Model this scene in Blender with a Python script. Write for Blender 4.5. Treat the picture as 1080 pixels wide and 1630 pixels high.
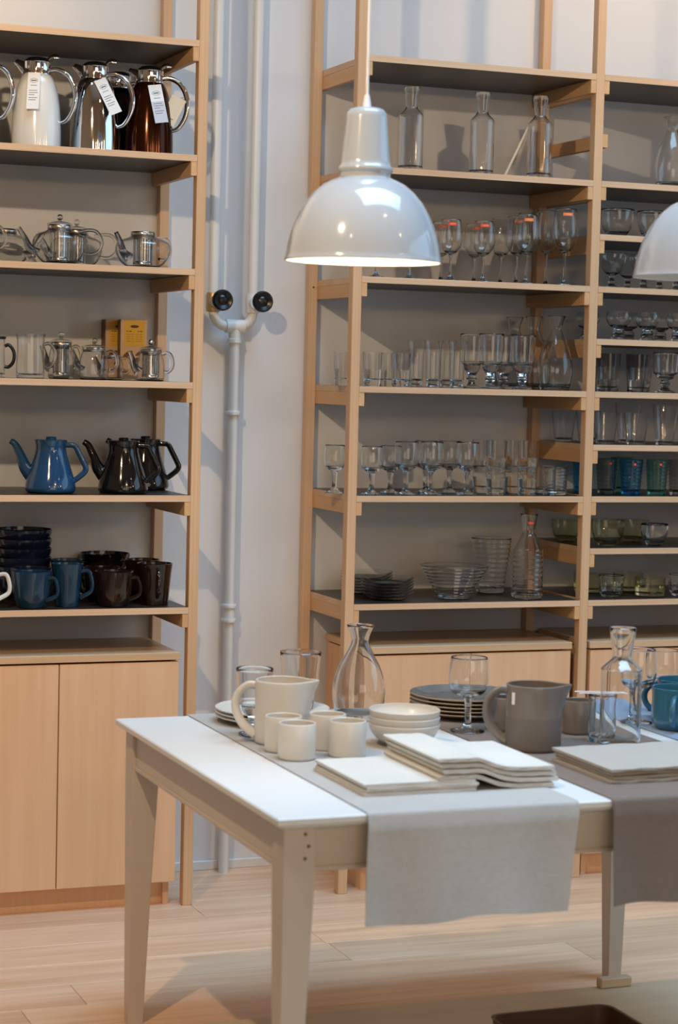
import bpy, bmesh, math, random
from mathutils import Vector, Matrix

for o in list(bpy.data.objects):
    bpy.data.objects.remove(o)
SC = bpy.context.scene
COL = SC.collection
PI = math.pi
R = random.Random(7)

# ------------------------------------------------------------------ camera
CAM = Vector((-1.853, -5.9333, 1.6))
PITCH, ROLL, YAW = 0.0646, 0.0243, 0.3695
d = Vector((math.sin(YAW) * math.cos(PITCH), math.cos(YAW) * math.cos(PITCH), -math.sin(PITCH)))
rt0 = Vector((math.cos(YAW), -math.sin(YAW), 0))
up0 = rt0.cross(d)
rt = math.cos(ROLL) * rt0 + math.sin(ROLL) * up0
up = -math.sin(ROLL) * rt0 + math.cos(ROLL) * up0
cd = bpy.data.cameras.new('camera')
cam = bpy.data.objects.new('camera', cd)
COL.objects.link(cam)
cam.matrix_world = Matrix(((rt.x, up.x, -d.x, CAM.x), (rt.y, up.y, -d.y, CAM.y), (rt.z, up.z, -d.z, CAM.z), (0, 0, 0, 1)))
cd.sensor_fit = 'HORIZONTAL'
cd.sensor_width = 36
cd.lens = 3318.8 / 1080 * 36
cd.clip_start = 0.05
cd.dof.use_dof = True
cd.dof.focus_distance = 6.05
cd.dof.aperture_fstop = 6.0
SC.camera = cam

# ------------------------------------------------------------------ world, lights, exposure
w = bpy.data.worlds.new('world')
SC.world = w
w.use_nodes = True
w.node_tree.nodes['Background'].inputs['Color'].default_value = (0.55, 0.68, 0.9, 1)
w.node_tree.nodes['Background'].inputs['Strength'].default_value = 0.16
SC.view_settings.view_transform = 'Standard'
SC.view_settings.look = 'None'
SC.view_settings.gamma = 1
SC.view_settings.use_curve_mapping = False
SC.view_settings.exposure = 0.05
cy = SC.cycles
cy.max_bounces = 30
cy.diffuse_bounces = 4
cy.glossy_bounces = 5
cy.transmission_bounces = 26
cy.transparent_max_bounces = 40
cy.caustics_reflective = False
cy.caustics_refractive = True
cy.blur_glossy = 0.5
cy.sample_clamp_indirect = 4.0
cy.use_denoising = True


def aim(o, target):
    v = Vector(target) - o.location
    o.rotation_euler = v.to_track_quat('-Z', 'Y').to_euler()


def area(name, loc, target, sx, sy, power, color):
    l = bpy.data.lights.new(name, 'AREA')
    l.shape = 'RECTANGLE'
    l.size, l.size_y = sx, sy
    l.energy, l.color = power, color
    o = bpy.data.objects.new(name, l)
    COL.objects.link(o)
    o.location = loc
    aim(o, target)
    return o


def spot(name, loc, target, power, color, angle=100, blend=0.6, radius=0.03):
    l = bpy.data.lights.new(name, 'SPOT')
    l.energy, l.color = power, color
    l.spot_size, l.spot_blend = math.radians(angle), blend
    l.shadow_soft_size = radius
    o = bpy.data.objects.new(name, l)
    COL.objects.link(o)
    o.location = loc
    aim(o, target)
    return o


DAY = (0.41, 0.70, 1.0)
AMBER = (1.0, 0.66, 0.34)
WARM = (1.0, 0.74, 0.47)
sky = area('skylight', (1.3, -2.5, 6.38), (1.3, -2.5, 0), 4.4, 2.4, 180, DAY)       # glazed roof light over the tables
sky.data.spread = math.radians(104)
area('side_window', (5.1, -2.6, 2.2), (0.2, -1.6, 0.6), 5.0, 3.4, 84, DAY)           # tall side window of the shop
area('front_fill', (-0.6, -8.45, 1.5), (0.2, 0.0, 1.4), 3.6, 2.2, 42, (1.0, 0.85, 0.70))   # added warm fill panel behind the camera, lifts the shade inside the shelves
spot('track_spot_key', (-1.5, -2.43, 2.98), (0.3, 0.4, 1.4), 128, WARM, 115, 0.5, 0.03)
spot('wall_washer_a', (-1.05, -0.75, 3.75), (-0.92, 0.4, 2.75), 52, AMBER, 58, 0.9, 0.04)
spot('wall_washer_b', (1.75, -0.75, 3.75), (1.5, 0.4, 2.75), 48, AMBER, 58, 0.9, 0.04)
spot('track_spot_c', (0.6, -3.4, 4.0), (0.7, 0.0, 0.8), 10, WARM, 90, 0.6, 0.05)
spot('track_spot_d', (-2.6, -4.4, 4.0), (-0.5, 0.0, 0.5), 8, WARM, 80, 0.6, 0.05)
spot('track_spot_e', (2.4, -4.6, 4.0), (1.2, 0.0, 1.0), 8, WARM, 80, 0.6, 0.05)
for k, (lx, ly) in enumerate(((-2.4, -6.2), (-1.1, -7.4), (0.1, -6.6), (1.2, -7.6), (2.4, -6.4), (3.3, -5.2))):   # track lamps over the rest of the shop
    spot('track_spot_row', (lx, ly, 2.95), (0.35 + 0.25 * lx, 0.0, 1.2), 30, AMBER, 70, 0.7, 0.05)


# ------------------------------------------------------------------ materials
def lin(c):
    return tuple((x / 12.92 if x <= 0.04045 else ((x + 0.055) / 1.055) ** 2.4) for x in c)


def rgb(r, g, b):
    return lin((r / 255, g / 255, b / 255)) + (1,)


def newmat(name):
    m = bpy.data.materials.new(name)
    m.use_nodes = True
    nt = m.node_tree
    return m, nt, nt.nodes['Principled BSDF']


def N(nt, kind, **kw):
    n = nt.nodes.new(kind)
    for k, v in kw.items():
        if k in n.inputs.keys():
            n.inputs[k].default_value = v
        else:
            setattr(n, k, v)
    return n


def plain(name, col, rough=0.5, metal=0.0, var=0.06, scale=20, bump=0.0, coat=0.0, spec=0.5):
    m, nt, p = newmat(name)
    p.inputs['Roughness'].default_value = rough
    p.inputs['Metallic'].default_value = metal
    p.inputs['Coat Weight'].default_value = coat
    p.inputs['Coat Roughness'].default_value = 0.05
    p.inputs['Specular IOR Level'].default_value = spec
    tc = N(nt, 'ShaderNodeTexCoord')
    no = N(nt, 'ShaderNodeTexNoise', Scale=scale, Detail=4.0)
    nt.links.new(tc.outputs['Object'], no.inputs['Vector'])
    mx = N(nt, 'ShaderNodeMix', data_type='RGBA')
    mx.inputs['A'].default_value = tuple(c * (1 - var) for c in col[:3]) + (1,)
    mx.inputs['B'].default_value = tuple(min(1, c * (1 + var)) for c in col[:3]) + (1,)
    nt.links.new(no.outputs['Fac'], mx.inputs['Factor'])
    nt.links.new(mx.outputs['Result'], p.inputs['Base Color'])
    if bump:
        b = N(nt, 'ShaderNodeBump', Strength=bump, Distance=0.002)
        nt.links.new(no.outputs['Fac'], b.inputs['Height'])
        nt.links.new(b.outputs['Normal'], p.inputs['Normal'])
    return m


def wood(name, c1, c2, axis=2, rough=0.45, fine=60, long=2.5, rand=0.0, bump=0.08, knots=False):
    m, nt, p = newmat(name)
    p.inputs['Roughness'].default_value = rough
    tc = N(nt, 'ShaderNodeTexCoord')
    oi = N(nt, 'ShaderNodeObjectInfo')
    add = N(nt, 'ShaderNodeVectorMath', operation='ADD')
    mul = N(nt, 'ShaderNodeMath', operation='MULTIPLY')
    mul.inputs[1].default_value = 37.0
    nt.links.new(oi.outputs['Random'], mul.inputs[0])
    nt.links.new(tc.outputs['Object'], add.inputs[0])
    nt.links.new(mul.outputs[0], add.inputs[1])
    mp = N(nt, 'ShaderNodeMapping')
    s = [fine, fine, fine]
    s[axis] = long
    mp.inputs['Scale'].default_value = s
    nt.links.new(add.outputs[0], mp.inputs['Vector'])
    no = N(nt, 'ShaderNodeTexNoise', Scale=1.0, Detail=6.0, Roughness=0.6)
    nt.links.new(mp.outputs[0], no.inputs['Vector'])
    mp2 = N(nt, 'ShaderNodeMapping')
    s2 = [9, 9, 9]
    s2[axis] = 1.2
    mp2.inputs['Scale'].default_value = s2
    nt.links.new(add.outputs[0], mp2.inputs['Vector'])
    no2 = N(nt, 'ShaderNodeTexNoise', Scale=1.0, Detail=3.0)
    nt.links.new(mp2.outputs[0], no2.inputs['Vector'])
    av = N(nt, 'ShaderNodeMath', operation='ADD')
    nt.links.new(no.outputs['Fac'], av.inputs[0])
    nt.links.new(no2.outputs['Fac'], av.inputs[1])
    mr = N(nt, 'ShaderNodeMapRange')
    mr.inputs['From Min'].default_value = 0.75
    mr.inputs['From Max'].default_value = 1.25
    nt.links.new(av.outputs[0], mr.inputs['Value'])
    mx = N(nt, 'ShaderNodeMix', data_type='RGBA')
    mx.inputs['A'].default_value = c1
    mx.inputs['B'].default_value = c2
    nt.links.new(mr.outputs[0], mx.inputs['Factor'])
    out = mx.outputs['Result']
    if rand:
        hv = N(nt, 'ShaderNodeHueSaturation')
        mv = N(nt, 'ShaderNodeMapRange')
        mv.inputs['To Min'].default_value = 1 - rand
        mv.inputs['To Max'].default_value = 1 + rand
        nt.links.new(oi.outputs['Random'], mv.inputs['Value'])
        nt.links.new(mv.outputs[0], hv.inputs['Value'])
        nt.links.new(out, hv.inputs['Color'])
        out = hv.outputs['Color']
    if knots:
        vo = N(nt, 'ShaderNodeTexVoronoi', Scale=2.3)
        nt.links.new(add.outputs[0], vo.inputs['Vector'])
        kr = N(nt, 'ShaderNodeMapRange')
        kr.inputs['From Min'].default_value = 0.012
        kr.inputs['From Max'].default_value = 0.03
        kr.inputs['To Min'].default_value = 0.55
        kr.inputs['To Max'].default_value = 0.0
        nt.links.new(vo.outputs['Distance'], kr.inputs['Value'])
        km = N(nt, 'ShaderNodeMix', data_type='RGBA')
        km.inputs['B'].default_value = rgb(120, 75, 45)
        nt.links.new(kr.outputs[0], km.inputs['Factor'])
        nt.links.new(out, km.inputs['A'])
        out = km.outputs['Result']
    nt.links.new(out, p.inputs['Base Color'])
    b = N(nt, 'ShaderNodeBump', Strength=bump, Distance=0.001)
    nt.links.new(no.outputs['Fac'], b.inputs['Height'])
    nt.links.new(b.outputs['Normal'], p.inputs['Normal'])
    return m


def cloth(name, col, var=0.10):
    m, nt, p = newmat(name)
    p.inputs['Roughness'].default_value = 0.9
    p.inputs['Sheen Weight'].default_value = 0.15
    tc = N(nt, 'ShaderNodeTexCoord')
    fac = None
    for s in ((900, 60, 900), (60, 900, 60), (6, 6, 6)):
        mp = N(nt, 'ShaderNodeMapping')
        mp.inputs['Scale'].default_value = s
        nt.links.new(tc.outputs['Object'], mp.inputs['Vector'])
        no = N(nt, 'ShaderNodeTexNoise', Scale=1.0, Detail=3.0)
        nt.links.new(mp.outputs[0], no.inputs['Vector'])
        if fac is None:
            fac = no.outputs['Fac']
        else:
            a = N(nt, 'ShaderNodeMath', operation='ADD')
            nt.links.new(fac, a.inputs[0])
            nt.links.new(no.outputs['Fac'], a.inputs[1])
            fac = a.outputs[0]
    mr = N(nt, 'ShaderNodeMapRange')
    mr.inputs['From Min'].default_value = 1.1
    mr.inputs['From Max'].default_value = 1.9
    nt.links.new(fac, mr.inputs['Value'])
    mx = N(nt, 'ShaderNodeMix', data_type='RGBA')
    mx.inputs['A'].default_value = tuple(c * (1 - var) for c in col[:3]) + (1,)
    mx.inputs['B'].default_value = tuple(min(1, c * (1 + var)) for c in col[:3]) + (1,)
    nt.links.new(mr.outputs[0], mx.inputs['Factor'])
    nt.links.new(mx.outputs['Result'], p.inputs['Base Color'])
    b = N(nt, 'ShaderNodeBump', Strength=0.25, Distance=0.0008)
    nt.links.new(fac, b.inputs['Height'])
    nt.links.new(b.outputs['Normal'], p.inputs['Normal'])
    return m


def glass_wall(name, tint, edge, refl=0.9):
    """thin drinking-glass wall: clear when seen straight on, darker and shinier at grazing angles"""
    m = bpy.data.materials.new(name)
    m.use_nodes = True
    nt = m.node_tree
    nt.nodes.clear()
    out = N(nt, 'ShaderNodeOutputMaterial')
    lw = N(nt, 'ShaderNodeLayerWeight', Blend=0.5)
    cr = N(nt, 'ShaderNodeValToRGB')
    cr.color_ramp.elements[0].position = 0.62
    cr.color_ramp.elements[0].color = tint + (1,)
    cr.color_ramp.elements[1].position = 1.0
    cr.color_ramp.elements[1].color = edge + (1,)
    nt.links.new(lw.outputs['Facing'], cr.inputs['Fac'])
    tr = N(nt, 'ShaderNodeBsdfTransparent')
    nt.links.new(cr.outputs['Color'], tr.inputs['Color'])
    gl = N(nt, 'ShaderNodeBsdfGlossy', Roughness=0.015)
    gl.inputs['Color'].default_value = (refl, refl, refl, 1)
    pw = N(nt, 'ShaderNodeMath', operation='POWER')
    pw.inputs[1].default_value = 5.0
    nt.links.new(lw.outputs['Facing'], pw.inputs[0])
    fr = N(nt, 'ShaderNodeMath', operation='MULTIPLY_ADD')
    fr.inputs[1].default_value = 0.90
    fr.inputs[2].default_value = 0.04
    nt.links.new(pw.outputs[0], fr.inputs[0])
    mx = N(nt, 'ShaderNodeMixShader')
    nt.links.new(fr.outputs[0], mx.inputs[0])
    nt.links.new(tr.outputs[0], mx.inputs[1])
    nt.links.new(gl.outputs[0], mx.inputs[2])
    nt.links.new(mx.outputs[0], out.inputs['Surface'])
    return m


def glass_solid(name, col, rough=0.0):
    m = bpy.data.materials.new(name)
    m.use_nodes = True
    nt = m.node_tree
    nt.nodes.clear()
    out = N(nt, 'ShaderNodeOutputMaterial')
    g = N(nt, 'ShaderNodeBsdfGlass', Roughness=rough, IOR=1.5)
    g.inputs['Color'].default_value = col + (1,)
    nt.links.new(g.outputs[0], out.inputs['Surface'])
    return m


def emit(name, col, s):
    m, nt, p = newmat(name)
    p.inputs['Base Color'].default_value = col
    p.inputs['Emission Color'].default_value = col
    p.inputs['Emission Strength'].default_value = s
    return m


M = {}
M['wall'] = plain('wall_paint', rgb(222, 221, 222), 0.75, var=0.02, scale=3, bump=0.05)
M['room_wood'] = plain('room_wood_panelling', rgb(206, 172, 136), 0.6, var=0.05, scale=2)
M['ceiling'] = plain('ceiling_paint', rgb(225, 224, 222), 0.8, var=0.02, scale=3)
M['white'] = plain('white_gloss_paint', rgb(224, 223, 220), 0.35, var=0.02, scale=8)
M['birch'] = wood('birch_veneer', rgb(222, 176, 135), rgb(231, 189, 151), 2, 0.45, 50, 2.0, knots=True)
M['birch_top'] = wood('birch_top', rgb(205, 168, 130), rgb(217, 182, 146), 0, 0.32, 50, 2.0)
M['post'] = wood('birch_ply_post', rgb(204, 162, 122), rgb(222, 184, 146), 2, 0.5, 330, 0.8)
M['edge'] = wood('birch_ply_edge', rgb(206, 168, 132), rgb(224, 190, 156), 0, 0.5, 260, 1.5)
M['rail'] = wood('birch_rail', rgb(206, 160, 112), rgb(220, 177, 130), 1, 0.5, 60, 2.0)
M['film'] = plain('dark_film_face', rgb(52, 43, 37), 0.34, var=0.1, scale=30)
M['oak'] = wood('oak_floor', rgb(206, 162, 126), rgb(232, 193, 160), 0, 0.38, 32, 1.6, rand=0.07, bump=0.05)
M['joint'] = plain('floor_joint', rgb(96, 72, 52), 0.8)
M['table'] = plain('white_table_lacquer', rgb(222, 221, 218), 0.4, var=0.015, scale=5)
M['table_leg'] = plain('warm_grey_table_paint', rgb(202, 190, 178), 0.42, var=0.02, scale=6)
M['plug'] = plain('dark_screw_plug', rgb(88, 76, 66), 0.6)
M['linen'] = cloth('greige_linen', rgb(176, 172, 167))
M['linen_brown'] = cloth('taupe_linen', rgb(114, 98, 88))
M['linen_blue'] = cloth('slate_blue_linen', rgb(126, 146, 172))
M['napkin'] = cloth('cream_linen', rgb(208, 204, 196))
M['napkin_brown'] = cloth('stone_linen', rgb(172, 164, 154))
M['cream'] = plain('cream_stoneware', rgb(212, 206, 196), 0.35, var=0.02, coat=0.3)
M['grey'] = plain('grey_stoneware', rgb(118, 108, 99), 0.32, var=0.04, coat=0.4)
M['grey_matte'] = plain('grey_unglazed_stoneware', rgb(112, 104, 98), 0.6, var=0.04)
M['grey_plate'] = plain('grey_plate_glaze', rgb(120, 115, 111), 0.16, var=0.04, coat=0.6)
M['grey_dark'] = plain('dark_grey_glaze', rgb(92, 84, 78), 0.3, var=0.04, coat=0.4)
M['clay'] = plain('bare_clay_rim', rgb(176, 148, 116), 0.7)
M['blue'] = plain('petrol_blue_glaze', rgb(26, 68, 104), 0.12, var=0.12, scale=30, coat=0.5)
M['blue_mug'] = plain('blue_mug_glaze', rgb(50, 106, 132), 0.18, var=0.2, scale=14, coat=0.5)
M['blue_dark'] = plain('dark_blue_glaze', rgb(22, 52, 74), 0.14, var=0.12, coat=0.5)
M['navy'] = plain('navy_glaze', rgb(24, 34, 58), 0.15, var=0.15, coat=0.4)
M['brown'] = plain('brown_glaze', rgb(34, 20, 12), 0.12, var=0.15, coat=0.5)
M['black'] = plain('black_glaze', rgb(20, 18, 18), 0.1, var=0.1, coat=0.5)
M['chrome'] = plain('polished_chrome', (0.83, 0.83, 0.85, 1), 0.06, 1.0, var=0.0)
M['steel'] = plain('steel_infuser', (0.62, 0.60, 0.57, 1), 0.22, 1.0, var=0.05)
M['jug_white'] = plain('white_jug_enamel', rgb(228, 226, 220), 0.15, var=0.01, coat=0.6)
M['jug_brown'] = plain('brown_jug_metal', rgb(62, 28, 11), 0.13, 0.75, var=0.05)
M['jug_black'] = plain('black_jug_metal', rgb(30, 24, 22), 0.13, 0.5, var=0.05)
M['rubber'] = plain('black_plastic', rgb(20, 20, 21), 0.3, var=0.05)
M['tag'] = plain('white_tag_card', rgb(232, 232, 232), 0.6, var=0.01)
M['tag_grey'] = plain('grey_tag_card', rgb(198, 200, 210), 0.6, var=0.01)
M['tag_cream'] = plain('cream_tag_card', rgb(226, 220, 204), 0.6, var=0.01)
M['print'] = plain('grey_print', rgb(96, 96, 104), 0.7)
M['string'] = plain('tag_string', rgb(150, 110, 84), 0.8)
M['sticker'] = plain('red_sticker', rgb(226, 66, 40), 0.5, var=0.02)
M['sticker_orange'] = plain('orange_sticker', rgb(236, 120, 56), 0.5, var=0.02)
M['sticker_print'] = plain('sticker_print', rgb(246, 196, 170), 0.5)
M['pendant'] = plain('white_lamp_enamel', rgb(172, 177, 182), 0.12, var=0.01, coat=0.7)
M['pendant_in'] = plain('white_lamp_inside', rgb(232, 230, 224), 0.5, var=0.01)
M['cord'] = plain('white_cord', rgb(222, 222, 226), 0.5, var=0.02)
M['bulb'] = emit('lit_bulb', (1.0, 0.80, 0.52, 1), 6)
M['bulb_off'] = plain('unlit_bulb', rgb(225, 222, 214), 0.3)
M['box_brown'] = plain('tea_box_brown', rgb(104, 70, 44), 0.5, var=0.1)
M['box_tan'] = plain('tea_box_tan', rgb(206, 168, 128), 0.5, var=0.12, scale=25)
M['box_yellow'] = plain('tea_box_yellow', rgb(214, 164, 38), 0.45, var=0.05)
M['box_print'] = plain('tea_box_print', rgb(66, 40, 18), 0.5)
M['box_print_soft'] = plain('tea_box_soft_print', rgb(150, 104, 30), 0.5)
M['stick'] = wood('light_sliver_wood', rgb(206, 180, 146), rgb(222, 200, 168), 2, 0.55, 200, 3)  # pale tone for the stick that imitates a sliver of light
M['platform'] = wood('beige_platform', rgb(192, 170, 140), rgb(204, 182, 152), 0, 0.55, 30, 1.0)
M['tray'] = plain('dark_brown_tray', rgb(84, 58, 40), 0.45, var=0.06)
M['red_stripe'] = plain('red_stripe_card', rgb(206, 128, 118), 0.6)
M['brass'] = plain('old_brass', rgb(190, 160, 116), 0.4, 0.6)
M['gw'] = glass_wall('clear_glass_wall', (0.98, 0.985, 0.985), (0.34, 0.36, 0.37))
M['gs'] = glass_solid('clear_glass_solid', (0.985, 0.99, 0.99))
M['gw_smoke'] = glass_wall('smoke_glass_wall', (0.80, 0.79, 0.78), (0.25, 0.24, 0.24))
M['gs_smoke'] = glass_solid('smoke_glass_solid', (0.70, 0.69, 0.68))
M['gw_blue'] = glass_wall('blue_glass_wall', (0.50, 0.80, 0.93), (0.05, 0.25, 0.42))
M['gs_blue'] = glass_solid('blue_glass_solid', (0.25, 0.66, 0.95))
M['gw_teal'] = glass_wall('teal_glass_wall', (0.68, 0.84, 0.82), (0.10, 0.28, 0.27))
M['gs_teal'] = glass_solid('teal_glass_solid', (0.45, 0.82, 0.78))
M['gw_yellow'] = glass_wall('olive_glass_wall', (0.92, 0.92, 0.84), (0.30, 0.30, 0.16))
M['gs_yellow'] = glass_solid('olive_glass_solid', (0.93, 0.93, 0.80))


# ------------------------------------------------------------------ mesh helpers
class MB:
    def __init__(self):
        self.v, self.f, self.m = [], [], []

    def add(self, verts, faces, mat=0):
        b = len(self.v)
        self.v += [tuple(x) for x in verts]
        for i, f in enumerate(faces):
            self.f.append(tuple(b + k for k in f))
            self.m.append(mat if isinstance(mat, int) else mat[i])

    def box(self, x0, x1, y0, y1, z0, z1, mat=0, bevel=0.0, mat_tb=None):
        if bevel <= 0:
            v = [(x, y, z) for z in (z0, z1) for y in (y0, y1) for x in (x0, x1)]
            f = [(0, 2, 3, 1), (4, 5, 7, 6), (0, 1, 5, 4), (2, 6, 7, 3), (0, 4, 6, 2), (1, 3, 7, 5)]
            tb = mat if mat_tb is None else mat_tb
            self.add(v, f, [tb, tb, mat, mat, mat, mat])
            return
        bm = bmesh.new()
        bmesh.ops.create_cube(bm, size=1)
        for q in bm.verts:
            q.co = Vector(((x0 + x1) / 2 + q.co.x * (x1 - x0), (y0 + y1) / 2 + q.co.y * (y1 - y0), (z0 + z1) / 2 + q.co.z * (z1 - z0)))
        bmesh.ops.bevel(bm, geom=list(bm.edges), offset=bevel, segments=1, affect='EDGES', profile=0.5)
        bm.normal_update()
        bm.verts.index_update()
        tb = mat if mat_tb is None else mat_tb
        self.add([q.co[:] for q in bm.verts], [[q.index for q in f.verts] for f in bm.faces],
                 [tb if abs(f.normal.z) > 0.9 else mat for f in bm.faces])
        bm.free()

    def lathe(self, prof, n=32, mat=0, rib=0, amp=0.0, c=(0, 0), a0=0.0):
        """prof: (r, z[, mat of the band that starts here]); rib/amp: flutes around the axis"""
        rings = []
        for p in prof:
            r, z = p[0], p[1]
            if r < 1e-6:
                rings.append([len(self.v)])
                self.v.append((c[0], c[1], z))
            else:
                ids = []
                for k in range(n):
                    a = a0 + 2 * PI * k / n
                    rr = r * (1 + amp * math.cos(rib * a)) if rib else r
                    ids.append(len(self.v))
                    self.v.append((c[0] + rr * math.cos(a), c[1] + rr * math.sin(a), z))
                rings.append(ids)
        for i in range(len(prof) - 1):
            A, B = rings[i], rings[i + 1]
            mm = prof[i][2] if len(prof[i]) > 2 else mat
            if len(A) == 1 and len(B) == 1:
                continue
            for k in range(n):
                k2 = (k + 1) % n
                if len(A) == 1:
                    self.f.append((A[0], B[k2], B[k]))
                elif len(B) == 1:
                    self.f.append((A[k], A[k2], B[0]))
                else:
                    self.f.append((A[k], A[k2], B[k2], B[k]))
                self.m.append(mm)
        return self

    def tube(self, pts, rad, n=10, mat=0, closed=False, caps=True, sub=6, flat=1.0, smooth=True, up=None):
        """sweep a round (or flattened) section along pts; rad: number or one per point"""
        P = [Vector(p) for p in pts]
        rs = list(rad) if isinstance(rad, (list, tuple)) else [rad] * len(P)
        if smooth:
            Q, S = [], []
            L = len(P)
            segs = L if closed else L - 1
            for i in range(segs):
                def g(k):
                    return P[k % L] if closed else P[max(0, min(L - 1, k))]
                p0, p1, p2, p3 = g(i - 1), g(i), g(i + 1), g(i + 2)
                r1, r2 = rs[i], rs[(i + 1) % L]
                for s in range(sub):
                    t = s / sub
                    Q.append(0.5 * ((2 * p1) + (p2 - p0) * t + (2 * p0 - 5 * p1 + 4 * p2 - p3) * t * t + (3 * p1 - p0 - 3 * p2 + p3) * t ** 3))
                    S.append(r1 + (r2 - r1) * t)
            if not closed:
                Q.append(P[-1])
                S.append(rs[-1])
            P, rs = Q, S
        L = len(P)
        nrm = Vector(up) if up else None
        rings = []
        for i in range(L):
            a = P[(i - 1) % L] if closed or i > 0 else P[i]
            b = P[(i + 1) % L] if closed or i < L - 1 else P[i]
            t = (b - a).normalized()
            if nrm is None:
                nrm = t.orthogonal().normalized()
            nrm = (nrm - t * nrm.dot(t))
            nrm = nrm.normalized() if nrm.length > 1e-6 else t.orthogonal().normalized()
            bn = t.cross(nrm)
            ids = []
            for k in range(n):
                an = 2 * PI * k / n + PI / n
                ids.append(len(self.v))
                self.v.append(tuple(P[i] + nrm * (math.cos(an) * rs[i]) + bn * (math.sin(an) * rs[i] * flat)))
            rings.append(ids)
        for i in range(L if closed else L - 1):
            A, B = rings[i], rings[(i + 1) % L]
            for k in range(n):
                self.f.append((A[k], A[(k + 1) % n], B[(k + 1) % n], B[k]))
                self.m.append(mat)
        if caps and not closed:
            self.f.append(tuple(reversed(rings[0])))
            self.f.append(tuple(rings[-1]))
            self.m += [mat, mat]
        return self

    def mesh(self, name, mats, smooth=None):
        me = bpy.data.meshes.new(name if isinstance(name, str) else str(name[0]))
        me.from_pydata(self.v, [], self.f)
        for m in mats:
            me.materials.append(M[m] if isinstance(m, str) else m)
        me.polygons.foreach_set('material_index', self.m)
        if smooth is not None:
            me.polygons.foreach_set('use_smooth', [True] * len(me.polygons))
            me.update()
            me.set_sharp_from_angle(angle=math.radians(smooth))
        me.update()
        me.validate()
        return me


def put(name, me, parent=None, loc=(0, 0, 0), rz=0.0):
    o = bpy.data.objects.new(name, me)
    COL.objects.link(o)
    o.location = loc
    o.rotation_euler = (0, 0, rz)
    if parent is not None:
        o.parent = parent
    return o


def tag(o, label, cat, group=None):
    o['label'] = label
    o['category'] = cat
    if group:
        o['group'] = group
    return o


def thing(name, label, cat, loc, rz=0.0, group=None):
    return tag(put(name, None, None, loc, rz), label, cat, group)


def struct(o):
    o['kind'] = 'structure'
    return o


CACHE = {}


def cached(key, fn):
    if key not in CACHE:
        CACHE[key] = fn()
    return CACHE[key]


# ------------------------------------------------------------------ the room
WALL = 0.425
fl = MB()
fl.box(-4.2, 5.2, -8.6, 0.6, -0.12, -0.016)
floor = struct(put('floor', fl.mesh('floor', ['joint'])))
PW = 0.186
lens = (1.05, 1.45, 1.9, 2.3)


def plank_mesh(L):
    b = MB()
    b.box(-L / 2 + 0.0006, L / 2 - 0.0006, -PW / 2 + 0.0006, PW / 2 - 0.0006, -0.016, 0, bevel=0.0008)
    return b.mesh('plank', ['oak'])


row = 0
y = WALL - 0.002 - PW / 2
while y > -4.4:
    x = -2.2 - R.random() * 1.2
    while x < 3.2:
        L = lens[R.randrange(4)]
        put('plank', cached(('plank', L), lambda: plank_mesh(L)), floor, (x + L / 2, y, 0))
        x += L
    y -= PW
    row += 1
b = MB()
b.box(-4.2, 5.2, WALL, WALL + 0.12, 0, 6.5)
struct(put('wall_back', b.mesh('wall_back', ['wall'])))
b = MB()
b.box(-4.3, -4.2, -8.6, WALL + 0.12, 0, 6.5)
struct(put('wall_left', b.mesh('wall_left', ['room_wood'])))
b = MB()
b.box(5.2, 5.3, -8.6, WALL + 0.12, 0, 6.5)
struct(put('wall_right', b.mesh('wall_right', ['room_wood'])))
b = MB()                                    # street wall with the window opening behind the camera
b.box(-4.2, 0.2, -8.7, -8.6, 0, 6.5)
b.box(4.2, 5.2, -8.7, -8.6, 0, 6.5)
b.box(0.2, 4.2, -8.7, -8.6, 0, 0.9)
b.box(0.2, 4.2, -8.7, -8.6, 3.7, 6.5)
struct(put('wall_front', b.mesh('wall_front', ['room_wood'])))
b = MB()                                    # ceiling round the roof light
b.box(-4.2, -0.7, -8.6, WALL, 6.5, 6.6)
b.box(3.9, 5.2, -8.6, WALL, 6.5, 6.6)
b.box(-0.7, 3.9, -1.1, WALL, 6.5, 6.6)
b.box(-0.7, 3.9, -8.6, -4.7, 6.5, 6.6)
struct(put('ceiling', b.mesh('ceiling', ['ceiling'])))
b = MB()
b.box(-4.2, 5.2, WALL - 0.013, WALL, 0, 0.03, bevel=0.002)
struct(put('baseboard_back', b.mesh('baseboard_back', ['white'])))

# ------------------------------------------------------------------ shelving
PWD, PD, DEP = 0.03, 0.034, 0.418           # post width, post depth, rack depth
LEV = {1: 2.576, 2: 2.242, 3: 1.9085, 4: 1.574, 5: 1.238, 6: 0.9035}
TH = 0.019


def post_mesh():
    b = MB()
    b.box(-PWD / 2, PWD / 2, 0, PD, 0, 3.6, bevel=0.0015)
    return b.mesh('post', ['post'])


def shelf_mesh(W):
    b = MB()
    b.box(-W / 2, W / 2, 0, WALL - 0.0004, -TH, 0, 0, 0.0, 1)
    return b.mesh('shelf', ['edge', 'film'])


def rail_mesh():
    b = MB()
    b.box(-0.009, 0.009, 0.001, DEP - 0.002, -0.042, 0, bevel=0.001)
    return b.mesh('rail', ['rail'])


def screw_mesh():
    b = MB()
    b.lathe([(0, 0.0), (0.0035, 0.0), (0.0035, 0.0012), (0, 0.0016)], 10)
    return b.mesh('screw', ['plug'], 40)


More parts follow.
